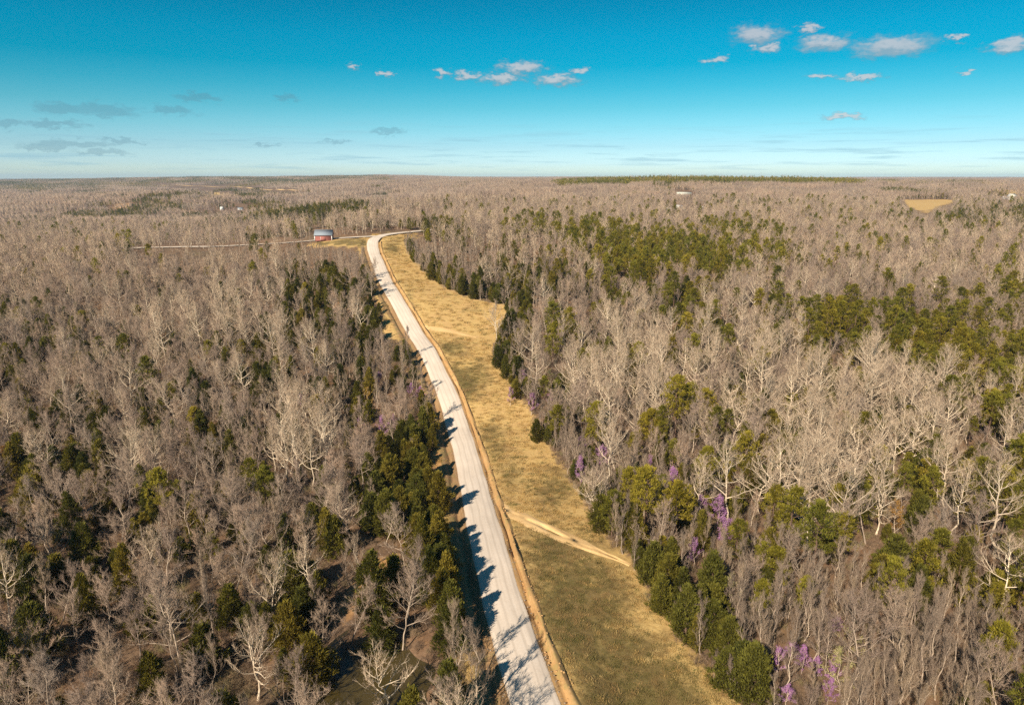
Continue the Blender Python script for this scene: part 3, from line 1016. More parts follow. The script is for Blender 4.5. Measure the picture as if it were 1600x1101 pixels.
# ------------------------------------------------------------------ where things grow
EVER = [  # cx, cy, rx, ry, share, kind (pixels of the photograph at crown height)
    (520, 455, 80, 48, .52, 'c'), (575, 490, 35, 40, .7, 'c'), (480, 500, 45, 35, .45, 'c'), (450, 430, 30, 30, .4, 'c'), (400, 570, 45, 45, .4, 'c'),
    (610, 745, 60, 80, .8, 'c'), (650, 690, 40, 50, .6, 'c'), (575, 620, 30, 40, .5, 'c'), (665, 880, 55, 110, .85, 'c'), (500, 820, 50, 60, .45, 'c'), (450, 900, 60, 70, .5, 'c'),
    (100, 725, 100, 50, .65, 'c'), (205, 790, 55, 45, .55, 'c'), (40, 890, 70, 60, .65, 'c'), (170, 890, 60, 60, .5, 'c'), (30, 560, 45, 30, .4, 'c'), (320, 700, 60, 40, .45, 'c'),
    (110, 640, 90, 50, .35, 'c'), (600, 950, 60, 60, .4, 'c'), (250, 640, 70, 40, .25, 'c'), (440, 690, 60, 50, .35, 'c'), (300, 800, 60, 60, .35, 'c'), (420, 1000, 60, 60, .4, 'c'),
    (250, 322, 48, 17, .95, 'c'), (175, 334, 75, 8, .9, 'c'), (60, 345, 70, 6, .5, 'c'), (450, 327, 120, 13, .85, 'c'), (340, 338, 60, 8, .7, 'c'), (390, 298, 85, 8, .95, 'c'), (300, 305, 60, 6, .6, 'c'), (540, 320, 40, 12, .7, 'c'), (350, 312, 40, 6, .6, 'c'), (120, 300, 120, 5, .4, 'c'),
    (500, 362, 30, 6, .4, 'c'), (570, 356, 70, 5, .2, 'c'), (690, 350, 40, 12, .6, 'c'),
    (700, 440, 30, 16, .85, 'c'), (740, 455, 40, 16, .85, 'c'), (780, 462, 40, 18, .85, 'c'), (820, 430, 60, 40, .55, 'c'), (670, 420, 26, 16, .6, 'c'), (890, 430, 40, 30, .5, 'c'),
    (850, 360, 60, 14, .4, 'p'), (940, 372, 70, 24, .6, 'p'), (1030, 400, 120, 32, .9, 'p'), (1120, 415, 60, 25, .7, 'p'), (1060, 480, 65, 24, .65, 'p'), (980, 470, 50, 20, .4, 'p'),
    (785, 555, 22, 34, .95, 'c'), (806, 600, 18, 20, .9, 'c'), (832, 650, 20, 22, .8, 'c'), (850, 690, 18, 22, .7, 'c'), (810, 480, 40, 25, .5, 'c'),
    (1030, 900, 34, 34, .95, 'c'), (1075, 945, 40, 40, .95, 'c'), (1120, 1000, 40, 45, .95, 'c'), (1165, 1065, 36, 45, .95, 'c'), (1140, 800, 40, 40, .4, 'c'), (1230, 850, 50, 40, .55, 'p'),
    (1360, 515, 140, 34, .75, 'p'), (1270, 505, 70, 20, .5, 'p'), (1480, 545, 110, 50, .8, 'p'), (1570, 600, 70, 80, .85, 'p'), (1440, 500, 90, 25, .5, 'p'), (1330, 490, 60, 20, .4, 'p'),
    (1440, 770, 150, 60, .55, 'p'), (1560, 800, 70, 80, .7, 'p'), (1350, 830, 110, 30, .5, 'p'), (1570, 925, 50, 28, .6, 'p'), (1470, 850, 110, 35, .5, 'p'),
    (1150, 362, 90, 18, .3, 'p'), (1570, 460, 50, 40, .55, 'p'), (1500, 335, 100, 12, .6, 'c'), (1430, 300, 60, 6, .6, 'c'), (1580, 330, 40, 20, .6, 'c'), (1200, 400, 60, 20, .4, 'p'),
    (1040, 290, 16, 8, .95, 'p'), (1300, 560, 50, 20, .3, 'p')]
YOUNG = [(600, 570, 110, 75, .85), (660, 620, 50, 70, .8), (720, 400, 90, 45, .7), (500, 400, 90, 30, .6), (1050, 800, 110, 60, .7), (1000, 760, 60, 60, .7), (1390, 1000, 260, 110, .95), (1250, 960, 140, 120, .9),
         (1180, 900, 80, 90, .75), (600, 355, 120, 12, .5), (900, 650, 60, 60, .5), (850, 560, 50, 60, .5), (560, 660, 60, 50, .6), (720, 1040, 60, 60, .7), (330, 960, 120, 80, .3)]
BIG = [(1310, 760, 200, 90, .9), (1500, 680, 160, 80, .9), (1000, 600, 160, 80, .7), (1250, 640, 160, 80, .8), (1400, 620, 160, 60, .8), (480, 700, 60, 60, .6), (350, 520, 120, 60, .5), (1100, 540, 200, 60, .6)]
# parts of the picture where nothing tall stands in front
SEE = [([(486, 359), (522, 359), (522, 379), (486, 379)], 1.0), ([(520, 370), (590, 367), (660, 359.5), (662, 366), (600, 378), (572, 390), (520, 382)], 1.0),
       ([(205, 384), (350, 380), (490, 372), (490, 378), (350, 387), (205, 391)], .85), (FIELD_PX, 1.0), ([(1555, 296), (1600, 296), (1600, 303), (1555, 303)], .8),
       ([(1054, 299), (1060, 297), (1080, 297), (1083, 301), (1078, 305), (1066, 304), (1058, 306)], .93), ([(1036, 322), (1048, 318), (1066, 320), (1098, 318), (1102, 326), (1080, 329), (1050, 330)], .55), ([(1566, 305), (1576, 302), (1588, 303), (1590, 309), (1580, 314), (1568, 311)], .85),
       ([(255, 288), (400, 292), (475, 296), (475, 300), (400, 297), (255, 291)], .9), (CLEAR2_PX, .95), ([(180, 318), (215, 318), (214, 327), (176, 327)], .7), (MEADOW_PX, 1.0),
       ([(340, 320), (384, 320), (384, 330), (340, 330)], .8), (OPEN_LEFT_PX, .8)]


def blob(px, py, b):
    r2 = ((px - b[0]) / b[2]) ** 2 + ((py - b[1]) / b[3]) ** 2
    return b[4] * (np.clip(1.35 - r2, 0, 1) * .82 + .18 * np.exp(-r2 * .35))


rng = np.random.default_rng(12)


def candidates(y0, y1, sp, margin=45):
    ny = int((y1 - y0) / sp)
    out = []
    for i in range(ny):
        y = y0 + (i + .5) * sp
        hw = max(0.765 * y + margin, 60)
        n = int(2 * hw / sp)
        out.append(np.stack([np.linspace(-hw, hw, n) + rng.uniform(0, sp), np.full(n, y)], 1))
    p = np.concatenate(out)
    return p + rng.uniform(-.47 * sp, .47 * sp, p.shape)


def decide(P, hmax):
    """keep the points where a tree may stand and say of which kind"""
    x, y = P[:, 0], P[:, 1]
    z = ground_height(x, y)
    keep = ~pip(x, y, meadow_w) & ~pip(x, y, lawn_w) & ~pip(x, y, field_w) & ~pip(x, y, field2_w)
    keep &= ~(pip(x, y, yard_w) & (rng.uniform(size=len(x)) < .35))
    keep &= ~((pip(x, y, leftv_w) | pip(x, y, open_left_w)))
    dr, _ = line_dist(x, y, road_c)
    keep &= ~((dr > -7.6) & (dr < 7.0))
    ds, _ = line_dist(x, y, side_c)
    keep &= (np.abs(ds) > 5.0) & ~((ds < 0) & (ds > -11) & (rng.uniform(size=len(x)) < .8))
    keep &= np.hypot(x - pond_c[0], y - pond_c[1]) > 9
    bx, by = project(x, y, z)
    uu = rng.uniform(size=len(x))
    cap = np.full(len(x), 99.0)
    hs = np.linspace(0, hmax * 1.25, 12)
    for f in hs[::-1]:
        tx, ty = project(x, y, z + f)
        for poly, p in SEE:
            if poly is not MEADOW_PX:
                cap[pip(tx, ty, poly) & (uu < p)] = f - hs[1]
    keep &= cap > 1.4
    mx, my = project(x, y, z + 5.0)
    thick = np.clip(1.5 - ((mx - 1390) / 260) ** 2 - ((my - 1010) / 100) ** 2, 0, 1)
    ev_c = np.where(my > 480, .17 - .12 * thick, np.where(my > 400, .09, .05))
    ev_p = np.where(mx > 850, np.where(my > 470, .13, .055) - .05 * thick, 0.03)
    hx, hy = project(x, y, z + 10.0)
    front = np.zeros(len(x))
    for b in EVER:
        v = blob(mx, my, b)
        front = np.maximum(front, blob(hx, hy, b))
        if b[5] == 'c':
            ev_c = np.maximum(ev_c, v)
        else:
            ev_p = np.maximum(ev_p, v)
    yo = np.full(len(x), .26)
    for b in YOUNG:
        yo = np.maximum(yo, blob(mx, my, b))
    bg = np.zeros(len(x))
    for b in BIG:
        bg = np.maximum(bg, blob(mx, my, b))
    yo = yo * (1 - .7 * bg)
    none = (mx > 1190) & (my > 975) & (mx < 1540)
    ev_c = np.where(none, .03, ev_c)
    ev_p = np.where(none, .0, ev_p)
    k = np.full(len(x), 'bare', dtype=object)
    u = rng.uniform(size=len(x))
    k[u < yo] = 'young'
    u = rng.uniform(size=len(x))
    k[u < ev_p] = 'pine'
    u = rng.uniform(size=len(x))
    k[u < ev_c] = 'cedar'
    deciduous = (k == 'bare') | (k == 'young')
    k[cap < 90] = 'young'
    keep &= ~(deciduous & (cap > 90) & (rng.uniform(size=len(x)) < .60 * front))
    return keep, k, z, bg, cap, by


# points: x, y, z, kind, variant, scale, rotation
TREES = []


def pick(kind, bigness):
    n = len(PROTO[kind])
    if kind == 'bare':
        if rng.uniform() < .07 + .8 * bigness:
            return int(rng.integers(0, 4)), rng.uniform(.75, 1.05) + .12 * bigness
        return int(rng.integers(4, n)), rng.uniform(.55, 1.10)
    return int(rng.integers(0, n)), rng.uniform(.7, 1.2)


NEAR = 330.0
P = candidates(38, NEAR, 4.5)
keep, kd, zz, bg, cap, by = decide(P, 11)
for i in np.where(keep)[0]:
    v, s = pick(kd[i], bg[i])
    s = min(s, cap[i] / 11)
    TREES.append([P[i, 0], P[i, 1], zz[i], kd[i], v, s, rng.uniform(0, 6.28), ''])
# thickets: where young growth or evergreens are dense, a second set between the first
P = candidates(38, NEAR, 4.2)
keep, kd, zz, bg, cap, by = decide(P, 9)
for i in np.where(keep & (cap > 90))[0]:
    if (kd[i] == 'young' and rng.uniform() < .75) or (kd[i] in ('cedar', 'pine') and rng.uniform() < .45):
        v, s = pick(kd[i], 0)
        TREES.append([P[i, 0], P[i, 1], zz[i], kd[i], v, s * (.6 if kd[i] != 'young' else .85), rng.uniform(0, 6.28), ''])


P = candidates(38, 150, 2.6)
keep, kd, zz, bg, cap, by = decide(P, 9)
qx, qy = project(P[:, 0], P[:, 1], zz + 5)
dense = np.max([blob(qx, qy, b) for b in YOUNG], axis=0)
for i in np.where(keep & (kd == 'young') & (dense > .6))[0]:
    v, s = pick('young', 0)
    TREES.append([P[i, 0], P[i, 1], zz[i], 'young', v, s * .8, rng.uniform(0, 6.28), ''])


def place(px, py, kind, v, s, rot=None, label=''):
    """one particular tree whose foot is at a pixel of the photograph"""
    x, y = gp(px, py)
    x, y = float(x), float(y)
    rr = {'bare': 3.0, 'cedar': 1.8, 'pine': 2.2, 'young': 1.2}.get(kind, 1.6)
    TREES[:] = [t for t in TREES if t[7] or (t[0] - x) ** 2 + (t[1] - y) ** 2 > rr * rr]
    if kind == 'redbud':
        TREES[:] = [t for t in TREES if t[7] or not (abs(t[0] - x - (t[1] - y) * x / y) < 1.7 and -1 < y - t[1] < 7 and rng.uniform() < .8)]
    TREES.append([x, y, float(ground_height(np.array([x]), np.array([y]))[0]), kind, v, s, rng.uniform(0, 6.28) if rot is None else rot, label or '*'])


edge_px = [(1150, 1101), (1080, 1030), (1012, 935), (985, 885), (930, 830), (905, 775), (850, 690), (822, 640), (797, 600), (768, 560), (778, 530), (792, 500), (786, 477), (740, 470), (690, 450), (652, 420), (634, 395), (630, 379)]
edge_c = resample([gp(*p) for p in edge_px], 1.7)
et = np.gradient(edge_c, axis=0)
et /= np.linalg.norm(et, axis=1)[:, None] + 1e-9
for i in range(len(edge_c)):
    for _ in range(2):
        p = edge_c[i] + np.array([et[i, 1], -et[i, 0]]) * rng.uniform(.6, 4.5) + rng.uniform(-.8, .8, 2)
        if pip(p[0], p[1], meadow_w):
            continue
        k = 'cedar' if rng.uniform() < .22 else 'young'
        v, s = pick(k, 0)
        TREES.append([p[0], p[1], float(ground_height(np.array([p[0]]), np.array([p[1]]))[0]), k, v, s * rng.uniform(.4, .8), rng.uniform(0, 6.28), ''])

HERO = [
    (1552, 872, 'bare', 1, 1.2, 0.4, 'tall cream-barked bare oak with bare lower trunk, at the far right edge of the wood'),
    (1312, 862, 'bare', 0, 1.22, 1.0, 'broadest pale bare oak with fanned white limbs, standing clear above the young pines'),
    (1262, 800, 'bare', 2, 1.2, 2.0, 'pale crooked bare oak just behind the broad fan-limbed oak'),
    (1484, 842, 'bare', 1, .98, 3.0, 'straight tan-trunked bare oak between the fan-limbed oak and the edge oak'),
    (1352, 850, 'bare', 7, 1.25, 4.4, 'leaning pale bare tree beside the broad fan-limbed oak'),
    (404, 1095, 'bare', 2, .88, 5.0, 'white crooked bare tree with long sideways limbs, near the bottom edge of the left wood'),
    (488, 945, 'bare', 1, .70, 2.2, 'pale bare tree with level white limbs, rising over the dark hollow'),
    (640, 968, 'bare', 4, .85, 1.2, 'pale forked bare tree standing among the roadside cedars'),
    (604, 1098, 'bare', 2, .78, 4.0, 'white bare tree with one long low limb, beside the muddy pond'),
    (546, 915, 'young', 1, .75, 0.0, 'small dead-looking pale snag alone in the dark hollow'),
    (716, 1085, 'young', 3, 1.15, 0.0, 'bare roadside tree whose branch shadows streak the gravel road at the bottom'),
    (735, 1120, 'young', 0, 1.2, 1.0, 'bare forked roadside tree at the bottom edge beside the gravel road'),
    (520, 700, 'bare', 2, .85, 1.0, 'pale gnarled bare tree in the middle of the left wood, above the cedars'),
    (938, 830, 'cedar', 1, 1.0, 0.0, 'round dark green cedar standing alone at the meadow edge above the dirt track'),
    (997, 878, 'cedar', 3, .62, 0.0, 'smallest round cedar at the meadow edge just below the dirt track'),
    (1018, 915, 'cedar', 1, 1.05, 1.0, 'wide dark cedar, first of the meadow-edge row below the dirt track'),
    (1042, 940, 'cedar', 0, .98, 2.0, 'full dark cedar, second in the meadow-edge row below the dirt track'),
    (1064, 965, 'cedar', 2, .86, 3.0, 'pointed cedar, third in the meadow-edge row below the dirt track'),
    (1090, 985, 'cedar', 0, .92, 4.0, 'full cedar, fourth in the meadow-edge row below the dirt track'),
    (1112, 1012, 'cedar', 1, .98, 5.0, 'rounded cedar, fifth in the meadow-edge row below the dirt track'),
    (1135, 1040, 'cedar', 0, .9, 0.5, 'full cedar, sixth in the meadow-edge row below the dirt track'),
    (1172, 1098, 'cedar', 1, 1.15, 1.5, 'largest bushy cedar at the bottom edge of the meadow row'),
    (778, 575, 'cedar', 0, .95, 0.2, 'dark green cedar at the meadow edge where the wood juts out'),
    (790, 592, 'cedar', 2, .85, 0.9, 'pointed cedar behind the jutting meadow-edge cedar'),
    (806, 622, 'cedar', 1, .8, 1.9, 'small round cedar at the meadow edge below the jutting corner'),
    (838, 690, 'cedar', 1, .85, 2.9, 'bright green bushy cedar at the meadow edge above the magenta redbuds')]
for h in HERO:
    place(*h)
# the row of cedars along the left side of the road
tg = np.gradient(road_c, axis=0)
tg /= np.linalg.norm(tg, axis=1)[:, None]
rpx, rpy = project(road_c[:, 0], road_c[:, 1], rl)
ORD = ('first second third fourth fifth sixth seventh eighth ninth tenth eleventh twelfth thirteenth fourteenth fifteenth sixteenth seventeenth eighteenth nineteenth twentieth').split()
for q, (py, off, v, s) in enumerate([(1010, 8.8, 0, 1.0), (985, 8.4, 2, .98), (960, 9.2, 0, 1.05), (938, 8.3, 2, 1.02), (915, 9.0, 0, 1.08), (893, 8.4, 1, 1.05), (872, 9.2, 2, .98), (850, 8.6, 0, .95), (832, 9.4, 1, .92),
                                   (770, 12.5, 0, .9), (742, 10.5, 2, .95), (722, 11.0, 0, .8), (655, 8.4, 4, .75), (632, 8.4, 4, .7), (590, 8.3, 4, .75), (568, 8.2, 2, .7), (556, 8.4, 4, .8)]):
    i = int(np.argmin(np.abs(rpy - py)))
    x, y = road_c[i] - np.array([tg[i, 1], -tg[i, 0]]) * off
    TREES[:] = [t for t in TREES if t[7] or (t[0] - x) ** 2 + (t[1] - y) ** 2 > 2.2]
    TREES.append([x, y, float(ground_height(np.array([x]), np.array([y]))[0]), 'cedar', v, s * .95, q * 1.3, f"{ORD[q]} cedar up from the bottom along the left verge of the gravel road"])
REDBUDS = [(905, 745), (938, 720), (1012, 740), (1048, 768), (1048, 745), (1090, 810), (1118, 812), (1128, 845), (1082, 875), (1250, 1040), (1235, 1020), (1210, 1045), (1270, 1050), (1302, 980), (1300, 1062),
           (612, 664), (640, 655), (596, 672), (640, 610), (470, 625), (560, 670), (798, 530), (815, 585), (828, 635), (858, 620), (905, 690), (795, 620), (1325, 505), (655, 612), (590, 600), (1290, 1090), (1225, 1090)]
for q, p in enumerate(REDBUDS):
    big = p in ((905, 745), (1118, 812), (1128, 845), (938, 720), (1048, 768))
    place(p[0] + 2, p[1] + 14, 'redbud', q % 3, (1.15 if big else .62 if p[1] > 970 else .85) * rng.uniform(.9, 1.1), None, '*')
for p in [(318, 748), (575, 640), (12, 745), (206, 540), (1590, 300), (1395, 840)]:
    place(p[0], p[1], 'rust', 0, rng.uniform(.6, .95), None, '*')
for p in [(1330, 1045), (985, 770), (95, 430), (1120, 600), (860, 610), (1310, 1090), (1140, 950)]:
    place(p[0], p[1], 'bud', 0, rng.uniform(.7, .95), None, '*')

# ------------------------------------------------------------------ split into single trees and woodland masses
T_xyz = np.array([[t[0], t[1], t[2]] for t in TREES])
T_h = np.array([PROTO[t[3]][t[4]]['H'] * t[5] for t in TREES])
tbx, tby = project(T_xyz[:, 0], T_xyz[:, 1], T_xyz[:, 2])
ttx, tty = project(T_xyz[:, 0], T_xyz[:, 1], T_xyz[:, 2] + T_h)
tmx, tmy = (tbx + 2 * ttx) / 3, (tby + 2 * tty) / 3
inview = (tmx > 4) & (tmx < 1596) & (tmy > 0) & (tmy < 1095)
size = np.abs(tby - tty) * inview
single = np.zeros(len(TREES), bool)
for kind in PROTO:
    idx = [i for i, t in enumerate(TREES) if t[3] == kind and inview[i]]
    idx.sort(key=lambda i: (TREES[i][7] == '', -size[i]))
    single[idx[:300]] = True

NAMES = dict(bare='bare_tree', young='young_tree', cedar='cedar_tree', pine='pine_tree', redbud='redbud_tree', rust='oak_tree', bud='budding_tree')
NOUN = dict(bare='bare tree', young='bare tree', cedar='cedar', pine='pine', redbud='redbud', rust='tree', bud='tree')
GROUPS = dict(bare='bare trees of the woods along the road', young='young bare trees of the thickets', cedar='cedars in the woods and along the edges', pine='pines in the right-hand wood',
              redbud='flowering redbuds under the bare trees', rust='rusty-leaved trees among the bare woods', bud='budding yellow-green trees')
TENS = {20: 'twenty', 30: 'thirty', 40: 'forty', 50: 'fifty', 60: 'sixty', 70: 'seventy', 80: 'eighty', 90: 'ninety'}


def ordinal(n):
    if n <= 20:
        return ORD[n - 1]
    if n % 10 == 0 and n < 100:
        return TENS[n].replace('y', 'ieth')
    return TENS[n // 10 * 10] + '-' + ORD[n % 10 - 1]


# a label for every single tree: its look, the wood it stands in, its row up from the bottom edge and its place counted from the road
dr, _ = line_dist(T_xyz[:, 0], T_xyz[:, 1], road_c)
side_of = np.where(tmx < np.interp(tmy, rpy[::-1], rpx[::-1]), 'left', 'right')
labels = {}
for kind in PROTO:
    for sd in ('left', 'right'):
        idx = [i for i in np.where(single)[0] if TREES[i][3] == kind and side_of[i] == sd]
        for i in idx:
            if len(TREES[i][7]) > 1:
                labels[i] = TREES[i][7]
        idx = [i for i in idx if i not in labels]
        idx.sort(key=lambda i: -tmy[i])
        rows = max(1, int(round(math.sqrt(len(idx)) * .9)))
        per = max(1, math.ceil(len(idx) / rows))
        for r_ in range(0, len(idx), per):
            row = sorted(idx[r_:r_ + per], key=lambda i: tmx[i] if sd == 'right' else -tmx[i])
            for c_, i in enumerate(row):
                look = PROTO[kind][TREES[i][4]]['look']
                labels[i] = f"{look} {NOUN[kind]} in {sd} wood, {ordinal(r_ // per + 1)} row up, {ordinal(c_ + 1)} from road"

for i in np.where(single)[0]:
    x, y, z, kind, v, s, rot, _l = TREES[i]
    pr = PROTO[kind][v]
    e = link(NAMES[kind], None)
    e.empty_display_size = 0.5
    e.location = (x, y, z - 0.05)
    e.rotation_euler = (0, 0, rot)
    e.scale = (s * (1 + .12 * math.sin(i * 1.7)), s * (1 + .12 * math.cos(i * 2.3)), s)
    tag(e, labels[i], 'tree', GROUPS[kind])
    link('trunk', pr['trunk'], e)
    link('crown', pr['crown'], e)


def scatter(name, protos, pts, label, cat, tilt=None):
    """one mass of plants: points carry index, rotation and size; geometry nodes set a plant on each"""
    if not len(pts):
        return
    pts = np.asarray(pts, float)                       # x y z idx scale rot [rx ry]
    c = bpy.data.collections.new(name + '_kinds')
    for k, me in enumerate(protos):
        c.objects.link(bpy.data.objects.new(f'{name}_kind_{k:02d}', me))
    me = bpy.data.meshes.new(name)
    me.vertices.add(len(pts))
    me.vertices.foreach_set('co', pts[:, :3].astype(np.float32).ravel())
    a = me.attributes.new('idx', 'INT', 'POINT')
    a.data.foreach_set('value', pts[:, 3].astype(np.int32))
    a = me.attributes.new('size', 'FLOAT', 'POINT')
    a.data.foreach_set('value', pts[:, 4].astype(np.float32))
    a = me.attributes.new('turn', 'FLOAT_VECTOR', 'POINT')
    tv = np.zeros((len(pts), 3), np.float32)
    tv[:, 2] = pts[:, 5]
    if tilt is not None:
        tv[:, :2] = tilt
    a.data.foreach_set('vector', tv.ravel())
    o = link(name, me)
    g = bpy.data.node_groups.new(name + '_nodes', 'GeometryNodeTree')
    g.interface.new_socket('Geometry', in_out='INPUT', socket_type='NodeSocketGeometry')
    g.interface.new_socket('Geometry', in_out='OUTPUT', socket_type='NodeSocketGeometry')
    N = g.nodes
    gi, go = N.new('NodeGroupInput'), N.new('NodeGroupOutput')
    ci = N.new('GeometryNodeCollectionInfo')
    ci.inputs['Collection'].default_value = c
    ci.inputs['Separate Children'].default_value = True
    ci.inputs['Reset Children'].default_value = True
    m2p = N.new('GeometryNodeMeshToPoints')
    iop = N.new('GeometryNodeInstanceOnPoints')
    iop.inputs['Pick Instance'].default_value = True

    def attr(nm, ty):
        n_ = N.new('GeometryNodeInputNamedAttribute')
        n_.data_type = ty
        n_.inputs[0].default_value = nm
        return n_.outputs[0]
    e2r = N.new('FunctionNodeEulerToRotation')
    L = g.links
    L.new(gi.outputs[0], m2p.inputs[0])
    L.new(m2p.outputs[0], iop.inputs['Points'])
    L.new(ci.outputs[0], iop.inputs['Instance'])
    L.new(attr('idx', 'INT'), iop.inputs['Instance Index'])
    L.new(attr('turn', 'FLOAT_VECTOR'), e2r.inputs[0])
    L.new(e2r.outputs[0], iop.inputs['Rotation'])
    L.new(attr('size', 'FLOAT'), iop.inputs['Scale'])
    L.new(iop.outputs[0], go.inputs[0])
    md = o.modifiers.new('plants', 'NODES')
    md.node_group = g
    tag(o, label, cat, kind='stuff')
    return o


# rest of the near woods
STUFF = {}
for i, t in enumerate(TREES):
    if not single[i]:
        STUFF.setdefault(t[3], []).append((t[0], t[1], t[2] - .05, t[4], t[5], t[6]))
# middle distance
MIDP = {'bare': [], 'young': [], 'cedar': [], 'pine': []}
for y0, y1, sp in ((NEAR, 520, 4.4), (520, 950, 5.6)):
    P = candidates(y0, y1, sp, 40)
    keep, kd, zz, bg, cap, by = decide(P, 11)
    for i in np.where(keep)[0]:
        k = kd[i]
        n = len(MID[k])
        s = rng.uniform(.62, 1.08) if k != 'bare' else rng.uniform(.58, 1.02) + .1 * bg[i]
        s = min(s, cap[i] / 11)
        MIDP[k].append((P[i, 0], P[i, 1], zz[i] - .1, rng.integers(0, n), s, rng.uniform(0, 6.28)))

MASS = dict(bare=('bare_woods', 'mass of leafless grey and cream trees covering the slopes', 'woods'), young=('young_woods', 'thicket of thin leafless young trees between the larger ones', 'thicket'),
            cedar=('cedar_woods', 'dark green cedars scattered through the leafless woods', 'cedars'), pine=('pine_woods', 'yellow-green pines massed in the right-hand hollows', 'pines'))
for k in ('bare', 'young', 'cedar', 'pine'):
    nm, lb, ct = MASS[k]
    if STUFF.get(k):
        scatter(nm, [p['both'] for p in PROTO[k]], STUFF[k], lb + ', nearer part', ct)
    scatter('far_' + nm, [m for m, h in MID[k]], MIDP[k], lb + ', beyond the crest', ct)
# hidden or out-of-frame odd ones
for k in ('redbud', 'rust', 'bud'):
    if STUFF.get(k):
        scatter(NAMES[k] + '_undergrowth', [p['both'] for p in PROTO[k]], STUFF[k], 'coloured small trees among the leafless woods', 'trees')


# far woods: patches set on the rolling ground out to the horizon
def far_field(name, y0, y1, size, n, k, label):
    tiles = [far_tile(100 + i, size * 1.15, n, mx, k, em) for i, (mx, em) in enumerate(((.02, 'cedar'), (.05, 'cedar'), (.02, 'cedar'), (.55, 'cedar'), (.92, 'cedar'), (.95, 'pine')))]
    P = candidates(y0, y1, size, size)
    P = P + rng.uniform(-.1, .1, P.shape) * size
    x, y = P[:, 0], P[:, 1]
    z = ground_height(x, y)
    keep = ~pip(x, y, field_w) & ~pip(x, y, field2_w) & ~pip(x, y, clear2_w)
    uu = rng.uniform(size=len(x))
    cap = np.full(len(x), 99.0)
    hs = np.linspace(0, 16, 12)
    for f in hs[::-1]:
        for ox in (-.4, .4):
            tx, ty = project(x + ox * size, y, z + f)
            for poly, p in SEE:
                if poly is not MEADOW_PX:
                    cap[pip(tx, ty, poly) & (uu < p)] = f - hs[1]
    keep &= cap > 2
    mx, my = project(x, y, z + 7)
    ev = np.full(len(x), .03)
    for b in EVER:
        ev = np.maximum(ev, blob(mx, my, b))
    far_dark = (y > 2900) & (x < -.18 * y)
    ev = np.maximum(ev, far_dark * .75)
    ridge = (mx > 880) & (mx < 1335) & (y > 1440) & (y < 1900) & (rng.uniform(size=len(x)) < .85)
    ridge2 = (mx > 1335) & (mx < 1560) & (y > 1480) & (y < 2000) & (rng.uniform(size=len(x)) < .35)
    ev = np.where(ridge | ridge2, 1.0, ev)
    u = rng.uniform(size=len(x))
    idx = np.where(ridge | ridge2, 5, 0) + np.where(ridge | ridge2, 0, 1) * np.where(u < ev * .7, 4, np.where(u < ev, 3, rng.integers(0, 3, len(x))))
    e = size * .5
    gx = (ground_height(x + e, y) - ground_height(x - e, y)) / (2 * e)
    gy = (ground_height(x, y + e) - ground_height(x, y - e)) / (2 * e)
    rows, tl = [], []
    for i in np.where(keep)[0]:
        s = rng.uniform(.8, 1.1) * (1.4 if ridge[i] else 1.0)
        s = min(s, max(cap[i] / 14, .2))
        rows.append((x[i], y[i], z[i], idx[i], s, 0.0))
        tl.append((math.atan(gy[i]), -math.atan(gx[i])))
    scatter(name, tiles, rows, label, 'woods', np.array(tl))


far_field('distant_woods', 950, 2600, 34, 46, 22, 'leafless woods rolling away over the middle ridges, with a strip of pines on the skyline')
far_field('horizon_woods', 2600, 12500, 115, 190, 9, 'bluish woods on the hills along the horizon')

# undergrowth and grass
def brush_proto(seed, H, n):
    r = np.random.default_rng(seed)
    g = Geo()
    th = r.uniform(0, 6.28, n)
    D = np.stack([np.cos(th) * r.uniform(.2, .9, n), np.sin(th) * r.uniform(.2, .9, n), r.uniform(.5, 1.2, n)], 1) * H * .8
    P = np.stack([r.normal(0, .35, n), r.normal(0, .35, n), np.zeros(n)], 1)
    g.spikes(P, D, .028)
    u = r.uniform(.3, .9, (n, 6))
    P2 = (P[:, None] + D[:, None] * u[:, :, None]).reshape(-1, 3)
    D2 = unit(np.repeat(unit(D), 6, 0) + r.normal(0, .6, (n * 6, 3))) * .45
    g.spikes(P2, D2, .016)
    return g.mesh('brush', [M['brush']])


def tuft(seed, H, n, mat, spread=.25):
    r = np.random.default_rng(seed)
    g = Geo()
    th = r.uniform(0, 6.28, n)
    lean = r.uniform(.1, .9, n)
    P = np.stack([r.normal(0, spread, n), r.normal(0, spread, n), np.full(n, -.02)], 1)
    D = np.stack([np.cos(th) * lean, np.sin(th) * lean, np.ones(n)], 1) * (H * r.uniform(.5, 1.2, n))[:, None]
    g.leaves(P, D, .05)
    return g.mesh('tuft', [mat])


P = candidates(45, 260, 1.9, 15)
keep, kd, zz, bg, cap, by = decide(P, 1.5)
rows = [(P[i, 0], P[i, 1], zz[i], rng.integers(0, 4), rng.uniform(.5, 1.4), rng.uniform(0, 6.28)) for i in np.where(keep)[0]]
scatter('underbrush', [brush_proto(200 + k, h, 34) for k, h in enumerate((1.3, 1.8, 1.0, 2.2))], rows, 'brown leafless brush covering the woodland floor', 'underbrush')

